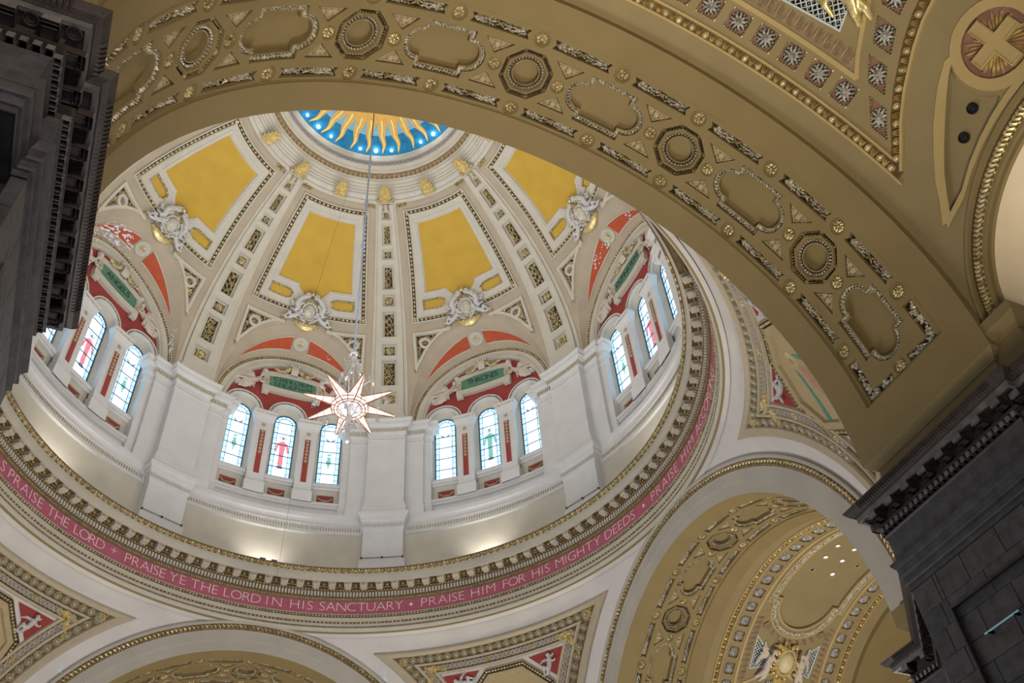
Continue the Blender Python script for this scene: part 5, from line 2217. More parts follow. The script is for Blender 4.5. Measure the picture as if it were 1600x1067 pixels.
blocks = []
PY0, PY1, PZ = -13.62, -11.62, 7.25       # recessed panel of the pier
for r, (z1, z0) in enumerate(rowz):
    y = -14.19
    while y < -11.06:
        w = rnd.uniform(0.55, 1.05)
        e = min(-11.05, y + w)
        if -11.05 - e < 0.25:
            e = -11.05
        segs = [(y, e)]
        for a, b in segs:
            parts = []
            # cut by the panel outline
            for (c0, c1, rec) in ((-99, PY0, 0), (PY0, PY1, 1), (PY1, 99, 0)):
                p, q_ = max(a, c0), min(b, c1)
                if q_ - p > 0.03:
                    if rec and z0 < PZ < z1:
                        parts += [(p, q_, PZ + 0.02, z1, 0), (p, q_, z0, PZ - 0.02, 1)]
                    else:
                        parts.append((p, q_, z0, z1, 1 if (rec and z1 <= PZ + 0.02) else 0))
            for p, q_, za, zb, rec in parts:
                if zb - za > 0.03:
                    blocks.append(block_mesh(p + 0.004, q_ - 0.004, za, zb, -0.02 if rec else 0.03))
        y = e + 0.001
mb = MB()
fr_path = [(PY0, 3.9), (PY0, PZ), (PY1, PZ), (PY1, 3.9)]
mb.f = lambda a, b, k: (6.80 - k, a, b)
mb.sweep(fr_path, [(-0.03, 0.0), (-0.02, 0.025), (0.01, 0.02), (0.03, -0.02), (0.045, -0.06)], False)
me_pfm = mb.mesh('panel_moulding', STONEB, 30)

for nm, mx in (('south_east', Matrix.Identity(4)), ('south_west', T(0.09, -0.1, 0) @ Matrix.Diagonal((-1, 1, 1, 1))), ('north_east', Matrix.Diagonal((1, -1, 1, 1))), ('north_west', Matrix.Diagonal((-1, -1, 1, 1)))):
    pr = empty('wall_pier_' + nm, mx, kind='structure')
    for n_, me in pier_parts:
        put(me, n_, pr)
    if nm.startswith('north'):
        continue
    legs = (0, 1, 3, 4, 5, 6, 8)
    for x, y, h in plan_walk(PLAN, 0.41, 0.03, 0.13, legs):
        if x > 9.0 and y < -13:
            continue
        fr_ = T(x, y, 9.225) @ Matrix.Rotation(h, 4, 'Z')
        o = put(me_pm, 'stone_modillion', pr, fr_)
        put(me_pmf, 'pale_modillion_face', o)
        o = put(me_prs, 'soffit_rosette', pr, T(x, y, 9.367) @ Matrix.Rotation(h, 4, 'Z') @ T(0.205, 0.02, 0))
    for x, y, h in plan_walk(PLAN, 0.122, 0.0, 0.03, legs):
        if x > 9.0 and y < -13:
            continue
        put(me_pdn, 'stone_dentil', pr, T(x, y, 9.045) @ Matrix.Rotation(h, 4, 'Z'))
    for me in blocks:
        put(me, 'stone_block', pr)
    put(me_pfm, 'panel_moulding', pr)
    # carved leaves on the cyma
    mb = MB()
    for x, y, h in plan_walk(PLAN, 0.058, 0.0, 0.0, (0, 1, 3, 4, 6, 8)):
        if x > 9.5 and y < -13:
            continue
        c, s_ = cos(h), sin(h)
        g = lambda u, o, z: (x + u * c - o * s_, y + u * s_ + o * c, z)
        i = [mb.p(*g(*q)) for q in ((-0.027, 0.385, 9.582), (0.027, 0.385, 9.582), (0.02, 0.325, 9.50), (0.0, 0.285, 9.472), (-0.02, 0.325, 9.50), (0, 0.40, 9.555), (0, 0.365, 9.50))]
        mb.q += [(i[0], i[1], i[5]), (i[1], i[2], i[6], i[5]), (i[2], i[3], i[6]), (i[3], i[4], i[6]), (i[4], i[0], i[5], i[6])]
    mb.build('carved_leaves', STONEB, pr, 0, kind='stuff')
# impost blocks under the lunette arches
mb = MB()
P = [(9.0, -14.50), (6.62, -14.50), (6.62, -14.95), (9.0, -14.95)]
pl_ = [(9.0, -15.02), (6.86, -15.02), (6.86, -14.40)]
mb.sweep([(9.0, -15.0), (6.84, -15.0), (6.84, -14.2)][::1], [(0.03, 10.80), (0.03, 10.60), (0.02, 10.59), (-0.02, 10.53), (-0.09, 10.46), (-0.10, 10.40), (-0.14, 10.40), (-0.14, 9.5)], False)
me_ib = mb.mesh('lunette_impost', SOFFIT, 30)
for sx in (0, 1):
    put(me_ib, 'lunette_impost', vaults['nave'], Matrix.Diagonal((-1, 1, 1, 1)) if sx else None)
fl = MB()
fl.box(-30, 30, -40, 30, -1.7, -1.6)
fl.build('floor', FLOOR, None, 0, kind='structure')

# ================================================================== WINDOWS (structure)
GH = 0.475
GZ = 26.16


def win_parts():
    out = {}
    fo = ccw(opening(0, GH, GZ, 29.34, 18))
    def fw_(s, z, n):
        th = s / 12.0
        r = 12.15 - n
        return (r * sin(th), r * cos(th), z)
    mb = MB(fw_)
    fi = offset(fo, 0.045)
    mb.sweep(fo, [(-0.02, 0.0), (-0.02, 0.04), (0.02, 0.045), (0.03, 0.0)])
    w = GH - 0.03
    zz = [GZ + 0.03 + (29.34 - GZ) * i / 5 for i in range(6)]
    for z in zz[1:]:
        mb.box(-w, w, z - 0.014, z + 0.014, 0, 0.03)
    for x in (-0.30, 0.30):
        mb.box(x - 0.010, x + 0.010, GZ, 29.36, 0, 0.025)
    for x0, x1 in ((-w, -0.31), (0.31, w)):
        for z in [GZ + 0.03 + (29.34 - GZ) * i / 10 for i in range(1, 10, 2)]:
            mb.box(x0, x1, z - 0.008, z + 0.008, 0, 0.02)
    arc = [(0.30 * cos(pi * i / 14), 29.34 + 0.30 * sin(pi * i / 14)) for i in range(15)]
    mb.sweep(arc, [(-0.01, 0), (-0.01, 0.025), (0.01, 0.025), (0.01, 0)], False)
    for t in (30, 60, 90, 120, 150):
        c, s_ = cos(radians(t)), sin(radians(t))
        mb.sweep([(0.31 * c, 29.34 + 0.31 * s_), (w * c, 29.34 + w * s_)], [(-0.008, 0), (-0.008, 0.02), (0.008, 0.02), (0.008, 0)], False)
    out['lead'] = mb.mesh('window_leading', LEAD, 0)
    panes = []
    for i in range(5):
        mb = MB(fw_)
        mb.box(-0.29, 0.29, zz[i] + 0.014, zz[i + 1] - 0.014, -0.01, 0.008)
        panes.append(mb.mesh('glass_pane', GLASS, 0))
        for x0, x1 in ((-w, -0.31), (0.31, w)):
            mb = MB(fw_)
            mb.box(x0, x1, zz[i] + 0.014, zz[i + 1] - 0.014, -0.01, 0.008)
            panes.append(mb.mesh('border_pane', GLASSB, 0))
    mb = MB(fw_)
    mb.plate(ccw([(0.29 * cos(pi * i / 14), 29.36 + 0.29 * sin(pi * i / 14)) for i in range(15)]), -0.01, 0.008)
    panes.append(mb.mesh('glass_pane', GLASS, 0))
    mb = MB(fw_)
    mb.grid([[(r * cos(pi * i / 18), 29.35 + r * sin(pi * i / 18), n) for i in range(19)] for r, n in ((0.31, 0.008), (w, 0.008))])
    panes.append(mb.mesh('border_pane', GLASSB, 0))
    out['panes'] = panes
    # side-window motif: wings above, urn below
    m1 = MB(fw_)
    for sx in (-1, 1):
        for k in range(3):
            m1.leaf(sx * (0.10 + 0.03 * k), 28.78 + 0.035 * k, 0.01, 0.22, 0.06, 0.01, pi * (sx < 0) + sx * (0.3 + 0.25 * k))
    m1.sweep(circle(0, 28.86, 0.085, 12), [(0, 0.01), (0.02, 0.012)])
    out['wings'] = m1.mesh('winged_emblem', GLASSN, 0)
    m2 = MB(fw_)
    m2.grid([[(-a, z, 0.012), (a, z, 0.012)] for z, a in ((27.15, 0.03), (27.30, 0.03), (27.42, 0.10), (27.6, 0.11), (27.68, 0.05), (27.74, 0.09), (27.82, 0.07))])
    for k in range(3):
        m2.leaf((k - 1) * 0.06, 27.95, 0.012, 0.2, 0.06, 0.01, pi / 2 - (k - 1) * 0.4)
    out['urn'] = m2.mesh('urn_emblem', GLASST, 0)
    # middle-window motif: standing winged figure
    m3 = MB(fw_)
    m3.grid([[(-a, z, 0.012), (a, z, 0.012)] for z, a in ((26.95, 0.12), (27.4, 0.10), (27.85, 0.12), (28.2, 0.15), (28.32, 0.06))])
    m4 = MB(fw_)
    for sx in (-1, 1):
        for k in range(4):
            m4.leaf(sx * (0.19 + 0.02 * k), 28.15 - 0.12 * k, 0.012, 0.30, 0.09, 0.01, -pi / 2 + sx * (0.9 - 0.25 * k))
    m5 = MB(fw_)
    m5.sweep(circle(0, 28.52, 0.15, 16), [(0, 0.012), (0.03, 0.014)])
    m5.plate(circle(0, 28.50, 0.07, 10, 0.09), 0.008, 0.012)
    m5.grid([[(-a, z, 0.014), (a, z, 0.014)] for z, a in ((26.75, 0.10), (26.85, 0.16), (26.95, 0.05))])
    out['robe'] = [m3.mesh('figure_robe', GLASSR, 0), m3.mesh('figure_robe', GLASST, 0)]
    out['fwings'] = [m4.mesh('figure_wings', GLASSR, 0), m4.mesh('figure_wings', GLASST, 0)]
    out['nimbus'] = m5.mesh('figure_nimbus', GLASSN, 0)
    return out


WP = win_parts()
wi = 0
for th in ALLB:
    for k in (-1, 0, 1):
        d = th + 9.97 * k
        wi += 1
        wn = empty('window_%d' % wi, Rz(-d), kind='structure')
        if th not in BAYS:
            for me in WP['panes']:
                put(me, me.name.split('.')[0], wn)
            put(WP['lead'], 'window_leading', wn)
            continue
        put(WP['lead'], 'window_leading', wn)
        for me in WP['panes']:
            put(me, me.name.split('.')[0], wn)
        if k:
            put(WP['wings'], 'winged_emblem', wn)
            if th != 45:
                put(WP['urn'], 'urn_emblem', wn)
        else:
            v = 1 if th == 45 else 0
            put(WP['robe'][v], 'figure_robe', wn)
            put(WP['fwings'][v], 'figure_wings', wn)
            put(WP['nimbus'], 'figure_nimbus', wn)

# ================================================================== THINGS ON THE DRUM AND DOME
# inscription tablets
tab_o = [(-1.10, 31.10), (1.10, 31.10)] + [(1.10 - 2.2 * i / 12, 31.72 + 0.16 * (1 - (1 - 2 * i / 12) ** 2)) for i in range(13)]


def ftab(s, z, n):
    return fdr(s * 12 / 11.75, z, n)


tab_o = dens(ccw(tab_o), 0.15)
mb = MB(ftab)
fo = offset(tab_o, -0.28)
mb.fill(fo, [offset(tab_o, 0.0)], 0.02, 0.5)
mb.sweep(fo, [(0, -0.16), (0, 0.02)])
mb.sweep(tab_o, [(-0.06, 0.02), (-0.05, 0.05), (-0.02, 0.05), (0.0, 0.0), (0.0, -0.02)])
for sx in (-1, 1):
    mb.box(sx * 1.2 - 0.16, sx * 1.2 + 0.16, 30.66, 30.84, -0.16, 0.05, 0.02)
    for q in range(3):
        mb.blob(sx * 1.2 + (q - 1) * 0.10, 30.64, -0.1, 0.06, None, 0.12)
    mb.blob(sx * 1.34, 31.98, -0.1, 0.15, None, 0.2, 0, 12, 3)
me_tf = mb.mesh('tablet_frame', CREAM)
mb = MB(ftab)
mb.fill(offset(tab_o, 0.0), (), 0.0, 0.5)
me_tp = mb.mesh('green_panel', GREEN)
# keystone scroll with gilt garland
mb = MB(ftab)
rows = []
for i in range(13):
    t = i / 12
    rows.append([(x, 32.05 + 0.72 * t, 0.10 + 0.16 * sin(t * pi) * (1 - 0.4 * t)) for x in (-0.17, -0.15, 0, 0.15, 0.17)])
mb.grid(rows)
mb.grid([[(sx * 0.17, 32.05 + 0.72 * i / 12, n) for n in (-0.1, 0.10 + 0.16 * sin(i / 12 * pi) * (1 - 0.4 * i / 12))] for i in range(13) for sx in (1,)])
mb.grid([[(sx * 0.17, 32.05 + 0.72 * i / 12, n) for n in (-0.1, 0.10 + 0.16 * sin(i / 12 * pi) * (1 - 0.4 * i / 12))] for i in range(13) for sx in (-1,)])
for sx in (-1, 1):
    mb.blob(sx * 0.19, 32.68, 0.05, 0.10, None, 0.15, 0, 10, 3)
me_ks = mb.mesh('keystone_scroll', CREAM)
mb = MB(ftab)
for sx in (-1, 1):
    for i in range(15):
        t = i / 14
        mb.leaf(sx * (0.2 + 0.72 * t), 32.42 - 0.30 * sin(t * 2.4) + random.uniform(-0.05, 0.05), 0.06, 0.24 - 0.08 * t, 0.13 - 0.05 * t, 0.14, random.uniform(0, 6))
        mb.blob(sx * (0.2 + 0.60 * t), 32.36 - 0.28 * sin(t * 2.4), 0.06, 0.055, None, 0.10)
me_kg = mb.mesh('gilt_garland', GILT)


def angel(mb, sx):
    """winged figure reclining on the back of the window arch, head towards the tablet"""
    def P(x, y, z, r):
        return (sx * x, y, z, r)
    chain(mb, [P(-0.62, 0.20, 0.10, 0.15), P(-0.34, 0.02, 0.12, 0.17), P(0.02, -0.16, 0.10, 0.17)])
    chain(mb, [P(-0.74, 0.40, 0.20, 0.065), P(-0.78, 0.46, 0.22, 0.06)])
    chain(mb, [P(-0.82, 0.54, 0.24, 0.125), P(-0.81, 0.57, 0.24, 0.128)])
    chain(mb, [P(-0.93, 0.51, 0.26, 0.03), P(-0.95, 0.49, 0.27, 0.025)])
    chain(mb, [P(-0.66, 0.24, 0.22, 0.085), P(-0.78, -0.02, 0.28, 0.07), P(-1.00, 0.06, 0.28, 0.058), P(-1.10, 0.12, 0.28, 0.05)])
    chain(mb, [P(-0.64, 0.32, 0.12, 0.085), P(-0.90, 0.28, 0.18, 0.065), P(-1.12, 0.32, 0.20, 0.05)])
    for k in range(7):                       # long folds of the robe
        y = -0.06 - 0.085 * k
        chain(mb, [P(-0.40 + 0.04 * k, y + 0.10, 0.22 - 0.015 * k, 0.055), P(0.0, y - 0.04, 0.24 - 0.02 * k, 0.05), P(0.40, y - 0.03 + 0.05 * sin(2.0 * k), 0.20 - 0.02 * k, 0.045), P(0.72 - 0.05 * k, y - 0.06, 0.14, 0.05)], 6)
    for k in range(5):                       # cross folds
        chain(mb, [P(-0.52 + 0.18 * k, 0.10 - 0.07 * k, 0.24, 0.035), P(-0.44 + 0.2 * k, -0.16 - 0.09 * k, 0.24, 0.04), P(-0.46 + 0.22 * k, -0.42 - 0.06 * k, 0.10, 0.04)], 6)
    chain(mb, [P(-0.30, 0.26, 0.02, 0.13), P(0.05, 0.22, 0.02, 0.15), P(0.42, 0.02, 0.0, 0.13)])
    chain(mb, [P(-0.3, -0.2, 0.04, 0.16), P(0.1, -0.36, 0.04, 0.18), P(0.55, -0.42, 0.02, 0.14)])
    for k in range(9):                       # wing feathers
        t = k / 8
        chain(mb, [P(-0.46, 0.22, 0.08, 0.06), P(-0.30 + 0.42 * t, 0.50 - 0.22 * t, 0.14, 0.055), P(-0.06 + 0.70 * t, 0.60 - 0.62 * t, 0.13, 0.055), P(0.06 + 0.78 * t, 0.50 - 0.66 * t, 0.07, 0.045)], 6)
    for k in range(6):                       # short feathers
        t = k / 5
        chain(mb, [P(-0.42, 0.20, 0.16, 0.05), P(-0.22 + 0.30 * t, 0.40 - 0.20 * t, 0.21, 0.045), P(-0.05 + 0.42 * t, 0.42 - 0.38 * t, 0.18, 0.03)], 6)


ANG = {}
for sx in (-1, 1):
    mb = MB()
    angel(mb, sx)
    ANG[sx] = merged(mb, 0.022, 'angel_relief', ANGEL)
mb = MB()
for k in range(14):
    t = 2 * pi * k / 14
    mb.leaf(0.12 * cos(t), 0.12 * sin(t), 0, 0.16, 0.09, 0.06, t + 0.5)
me_wr = mb.mesh('laurel_wreath', STUC)
SIDE = {-1: 'left', 1: 'right'}
for th, txt in BAYS.items():
    t = thing('inscription_tablet', 'green inscription tablet in cream frame reading %s' % txt, 'tablet', Rz(-th))
    put(me_tf, 'tablet_frame', t)
    pn = put(me_tp, 'green_panel', t)
    words = txt.split()
    for i, w in enumerate(words):
        cap = 0.30 if len(words) == 1 else 0.235
        z = 31.38 if len(words) == 1 else (31.52 if i == 0 else 31.19)
        hw = {'THRONES': 3.4, 'ANGELS': 3.0, 'DOMINATIONS': 4.4, 'CHERUBIM': 3.9, 'SERAPHIM': 3.9}[w]
        place_word(w, -hw, hw, t, 11.735, z, cap, LETTB, drum_frame, 1.0 if len(w) < 9 else 0.85)
    k = thing('keystone_scroll', 'scrolled keystone with gilt garland over the %s tablet' % txt, 'keystone', Rz(-th))
    put(me_ks, 'scroll', k)
    put(me_kg, 'gilt_garland', k, kind='stuff')
    for sx in (-1, 1):
        a = thing('angel_relief', 'reclining winged stucco angel on crimson ground, %s of the %s tablet' % (SIDE[sx], txt), 'sculpture', drum_frame(th + sx * 10.3, 31.16, 11.90))
        put(ANG[sx], 'angel_body', a, Matrix.Diagonal((0.80, 0.88, 0.85, 1)))
        put(me_wr, 'laurel_wreath', a, T(sx * -0.84, 0.16, 0.24))

# cartouches on the dome
mb = MB()
mb.lathe(0, 0, [(0.52, 0.0)], 4) if False else None
mb.blob(0, 0, 0.20, 0.29, 0.37, 0.20, 0, 24, 5)
me_oval = mb.mesh('pearl_oval', PEARL)
mb = MB()
ov = circle(0, 0, 0.36, 40, 0.45)
mb.sweep(ov, [(0.08, 0.14), (0.05, 0.24), (-0.02, 0.24), (-0.05, 0.10), (-0.06, 0.0)])
mb.blob(0, 0.02, -0.02, 0.66, 0.72, 0.16, 0, 28, 3)
for sx in (-1, 1):
    pts = curve([(sx * 0.14, 0.80, 0.2), (sx * 0.42, 0.64, 0.26), (sx * 0.64, 0.32, 0.26), (sx * 0.60, 0.06, 0.22), (sx * 0.74, -0.12, 0.18)], 6)
    mb.tube(pts, [0.07 + 0.06 * sin(pi * (0.15 + 0.8 * i / len(pts))) for i in range(len(pts))], 10)
    pts = curve([(sx * 0.34, 0.42, 0.24), (sx * 0.50, 0.20, 0.24), (sx * 0.46, -0.10, 0.22), (sx * 0.34, -0.38, 0.2), (sx * 0.10, -0.56, 0.18)], 6)
    mb.tube(pts, 0.055, 8)
    mb.tube([(sx * (0.84 + (0.13 - 0.005 * i) * cos(0.35 * i)), 0.26 + (0.13 - 0.005 * i) * sin(0.35 * i), 0.16) for i in range(22)], 0.045, 8)
    mb.tube([(sx * (0.20 + (0.12 - 0.004 * i) * cos(0.35 * i)), 0.80 + (0.12 - 0.004 * i) * sin(0.35 * i), 0.24) for i in range(24)], 0.05, 8)
me_scroll = mb.mesh('cartouche_scrollwork', PUTTI)
mb = MB()
mb.beads(circle(0, 0.02, 0.40, 40, 0.50), 0.10, 0.05, 0.22, 0.06)
mb.blob(0, 0.92, 0.15, 0.14, 0.10, 0.2)
for k in range(9):
    t = -1.2 + 2.4 * k / 8
    mb.leaf(0.20 * sin(t), 0.90 + 0.12 * cos(t), 0.16, 0.24, 0.11, 0.14, pi / 2 - t)
for sx in (-1, 1):
    for k in range(5):
        mb.leaf(sx * (0.28 + 0.05 * k), 0.55 - 0.05 * k, 0.2, 0.18, 0.09, 0.12, k)
    # gilt rosettes of acanthus at the ends
    for k in range(6):
        mb.leaf(sx * (1.02 + 0.06 * (k % 3)), -0.42 - 0.10 * (k // 2), 0.08, 0.30, 0.10, 0.13, (-0.9 + 0.25 * k) * sx + (pi if sx < 0 else 0))
    mb.tube([(sx * 0.95, 0.12, 0.12), (sx * 0.86, 0.26, 0.14), (sx * 0.70, 0.26, 0.14), (sx * 0.62, 0.12, 0.14)], 0.045, 6)
    for k in range(3):
        mb.blob(sx * (0.16 + 0.10 * k), -0.62, 0.1, 0.06, None, 0.12)
for k in range(46):
    t = random.uniform(0, 2 * pi)
    r = random.uniform(0.50, 0.74)
    mb.leaf(r * cos(t), 0.02 + r * sin(t), random.uniform(0.08, 0.16), 0.20, 0.10, 0.10, t + random.uniform(-1, 1))
for k in range(12):
    mb.leaf(-0.5 + k / 11, -0.56 - 0.06 * sin(pi * k / 11), 0.1, 0.20, 0.10, 0.10, -pi / 2 + (k - 5.5) * 0.12)
me_cgilt = mb.mesh('gilt_acanthus', GILT)
mb = MB()
rows = []
for i in range(15):
    t = -1 + 2 * i / 14
    x = 0.62 * t
    yt, yb = -0.56 - 0.10 * (1 - t * t), -0.64 - 0.30 * (1 - t * t)
    rows.append([(x, yt, 0.03), (x, yt, 0.20 - 0.08 * t * t), (x, (yt + yb) / 2, 0.24 - 0.08 * t * t), (x, yb, 0.14 - 0.06 * t * t), (x, yb, 0.0)])
mb.grid(rows)
me_shell = mb.mesh('gilt_bowl', GILTL)
PUT = {}
for sx in (-1, 1):
    mb = MB()
    putto(mb, 0, 0, 0, sx, 1.0, 0.0)
    PUT[sx] = merged(mb, 0.025, 'putto', PUTTI)
for th, txt in BAYS.items():
    c = thing('cartouche', 'pearl oval cartouche with two reclining putti on the dome above the %s tablet' % txt, 'cartouche', dome_frame(th, 28.9, 0.05))
    put(me_scroll, 'scrollwork', c)
    put(me_oval, 'pearl_oval', c)
    put(me_cgilt, 'gilt_acanthus', c, kind='stuff')
    put(me_shell, 'gilt_bowl', c)
    for sx in (-1, 1):
        put(PUT[sx], 'putto', c, T(sx * 0.50, -0.22, 0.12) @ Matrix.Scale(1.15, 4))

# cartouche with two angels in the vaults
def vault_frame(arm, a, u, n=0.0, flip=False):
    s = SV(a)
    P = Vector(fv(s, u, n))
    Z = (Vector((0, P.y, ZC)) - P).normalized()
    Y = (Vector(fv(s + 0.01, u, n)) - P).normalized()
    return Rz(ARMS[arm]) @ frame(Y.cross(Z), Y, Z, P)


mb = MB()
mb.blob(0, 0, 0.2, 0.30, 0.40, 0.2, 0, 24, 5)
me_ov2 = mb.mesh('cream_oval', material('ivory_oval', (0.66, 0.58, 0.38), 0.4, var=0.05))
mb = MB()
mb.sweep(circle(0, 0, 0.36, 32, 0.47), [(0.07, 0.14), (0.04, 0.26), (-0.04, 0.26), (-0.08, 0.0)])
for k in range(70):
    t = random.uniform(0, 2 * pi)
    r = random.uniform(0.42, 0.72)
    mb.leaf(r * cos(t) * 0.95, r * sin(t) * 1.1, random.uniform(0, 0.18), 0.22, 0.11, 0.12, t + random.uniform(-0.8, 0.8))
    if k % 3 == 0:
        mb.blob(r * cos(t) * 0.9, r * sin(t), 0.1, 0.06, None, 0.12)
for k in range(9):
    mb.leaf(0.05 * (k - 4), -0.80 - 0.03 * (k % 2), 0.05, 0.35, 0.08, 0.12, -pi / 2 + 0.12 * (k - 4))
me_gw = mb.mesh('gilt_wreath', GILTL)


def wing_angel(mb, sx):
    def P(x, y, z, r):
        return (sx * x, y, z, r)
    chain(mb, [P(0.66, 0.05, 0.22, 0.15), P(0.72, -0.22, 0.22, 0.16), P(0.74, -0.48, 0.20, 0.17)])
    chain(mb, [P(0.62, 0.22, 0.26, 0.06), P(0.61, 0.26, 0.27, 0.06)])
    chain(mb, [P(0.60, 0.34, 0.30, 0.115), P(0.60, 0.37, 0.30, 0.115)])
    chain(mb, [P(0.60, 0.10, 0.28, 0.07), P(0.46, -0.08, 0.34, 0.055), P(0.36, 0.06, 0.34, 0.045)])
    chain(mb, [P(0.76, 0.08, 0.26, 0.07), P(0.86, -0.14, 0.30, 0.055), P(0.66, -0.26, 0.36, 0.045)])
    chain(mb, [P(0.72, -0.5, 0.24, 0.15), P(0.92, -0.76, 0.22, 0.12), P(1.10, -0.98, 0.12, 0.07)])
    chain(mb, [P(0.70, -0.5, 0.18, 0.15), P(0.72, -0.86, 0.2, 0.11), P(0.86, -1.12, 0.12, 0.06)])
    for k in range(5):
        chain(mb, [P(0.72, 0.05, 0.12, 0.09), P(0.98 + 0.04 * k, 0.34 - 0.10 * k, 0.10, 0.085), P(1.06 + 0.05 * k, 0.66 - 0.26 * k, 0.06, 0.05)])


WA = {}
for sx in (-1, 1):
    mb = MB()
    wing_angel(mb, sx)
    WA[sx] = merged(mb, 0.028, 'winged_angel', ANGEL)
for arm, a, lab in (('transept', 52.8, 'ivory oval cartouche with gilt wreath and two winged angels in the far transept vault'), ('nave', 52.8, 'gilded winged angel cartouche beside the white pierced grille in the near vault')):
    c = thing('angel_cartouche', lab, 'cartouche', vault_frame(arm, a, UM, 0.0))
    put(me_ov2, 'ivory_oval', c)
    put(me_gw, 'gilt_wreath', c, kind='stuff')
    for sx in (-1, 1):
        put(WA[sx], 'winged_angel', c, T(sx * 0.12, 0.06, 0) @ Matrix.Scale(0.80, 4))
        if arm == 'nave':
            c.children[-1].data = WA[sx].copy()
            c.children[-1].data.materials[0] = GILTL

# cross medallion
mb = MB()
hw = 0.118
cp = [(-hw, -0.50), (hw, -0.50), (hw, -hw), (0.44, -hw), (0.44, hw), (hw, hw), (hw, 0.50), (-hw, 0.50), (-hw, hw), (-0.44, hw), (-0.44, -hw), (-hw, -hw)]
mb.sweep(cp, [(0, 0.0), (0, 0.13), (0.022, 0.14), (0.03, 0.12)])
mb.fill(offset(cp, 0.03), (), 0.12, 0)
me_cr = mb.mesh('ochre_cross', OLIVE2)
for side, nm_, arm in ((0, 'cross_medallion', 'nave'),):
    c = thing('cross_medallion', 'ochre cross with gilt rays on round mauve medallion beside the lunette arch', 'medallion', vault_frame('nave', 28.9, UM, -0.05))
    put(me_cr, 'cross', c)
    for q in range(4):
        for k in range(7):
            t = radians(45 + 90 * q + (k - 3) * 9.5)
            L = (0.50, 0.42, 0.53, 0.46, 0.53, 0.42, 0.48)[k]
            mb = MB()
            u_ = (cos(t), sin(t))
            v_ = (-sin(t), cos(t))
            P = lambda d, w, n: (u_[0] * d + v_[0] * w, u_[1] * d + v_[1] * w, n)
            mb.grid([[P(0.17, -0.008, 0), P(0.17, 0, 0.05), P(0.17, 0.008, 0)], [P(L - 0.05, -0.026, 0), P(L - 0.05, 0, 0.07), P(L - 0.05, 0.026, 0)], [P(L, -0.012, 0), P(L, 0, 0.04), P(L, 0.012, 0)]])
            mb.build('gilt_ray', GILTL, c, 0)

# two round loudspeakers under the medallion
mb = MB()
mb.lathe(0, 0, [(0.098, -0.02), (0.098, 0.02), (0.085, 0.025), (0.08, 0.0), (0.0, -0.03)], 24)
me_sp = mb.mesh('speaker_ring', BLACK)
mb = MB()
mb.lathe(0, 0, [(0.055, -0.02), (0.05, 0.0), (0.03, 0.005), (0.0, 0.008)], 18)
me_sp2 = mb.mesh('speaker_cone', material('dark_speaker_cone', (0.02, 0.02, 0.022), 0.6))
for a, u, w in ((25.75, 16.67, 'upper'), (23.9, 16.23, 'lower')):
    s = thing('round_speaker', '%s of two round black speakers in the tan panel below the cross medallion' % w, 'speaker', vault_frame('nave', a, u, -0.06))
    put(me_sp, 'rim', s)
    put(me_sp2, 'cone', s)
# recessed downlights in the transept crown
mb = MB()
mb.lathe(0, 0, [(0.095, -0.01), (0.095, 0.025), (0.075, 0.025), (0.07, -0.005)], 18)
me_dr = mb.mesh('downlight_ring', CREAM)
mb = MB()
mb.lathe(0, 0, [(0.072, 0.0), (0.05, 0.008), (0.0, 0.01)], 16)
me_dl = mb.mesh('lit_lens', DOWNL)
me_dd = mb.mesh('unlit_lens', BLACK)
DROWS = ((103.9, 'topmost'), (97.4, 'second'), (90.5, 'third'), (84.65, 'lowest'))
DLS = ((98.2, 16.19, 0), (97.1, 16.92, 1), (97.0, 17.62, 1), (103.9, 16.73, 1), (90.2, 16.28, 1), (90.9, 16.99, 1), (90.9, 17.70, 1), (84.7, 16.96, 0), (84.6, 17.84, 1), (90.1, 18.43, 0))
for a, x, lit in ((98.2, 16.19, 0), (97.1, 16.92, 1), (97.0, 17.62, 1), (103.9, 16.73, 1), (90.2, 16.28, 1), (90.9, 16.99, 1), (90.9, 17.70, 1), (84.7, 16.96, 0), (84.6, 17.84, 1), (90.1, 18.43, 0)):
    row, rows_ = [(r_, sorted(c_ for q_, c_, l_ in DLS if abs(q_ - r_[0]) < 2.6)) for r_ in DROWS if abs(a - r_[0]) < 2.6][0]
    d = thing('downlight', '%s recessed downlight in the oblong transept vault panel, %s of the %s row' % ('lit white' if lit else 'dark unlit', ORD[rows_.index(x)], row[1]), 'downlight', vault_frame('transept', a, x, -0.07), 'transept downlights')
    put(me_dr, 'trim_ring', d)
    put(me_dl if lit else me_dd, 'lens', d)

# light bars with three small spots on the pier pedestals
for d, w in ((-22.5, 'between the ANGELS and CHERUBIM windows'), (22.5, 'between the CHERUBIM and THRONES windows'), (67.5, 'between the THRONES and DOMINATIONS windows')):
    b = thing('light_bar', 'thin dark light bar with three spots on the pedestal %s' % w, 'light', drum_frame(d, 21.90, 11.20))
    mb = MB()
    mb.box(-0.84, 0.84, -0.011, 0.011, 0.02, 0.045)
    mb.build('bar', material('grey_conduit', (0.28, 0.28, 0.30), 0.5), b, 0)
    for x in (-0.82, 0.0, 0.82):
        mb = MB()
        mb.lathe(x, 0.0, [(0.034, 0.0), (0.034, 0.06), (0.026, 0.07), (0.0, 0.06)], 12)
        mb.build('spot', BLACK, b)
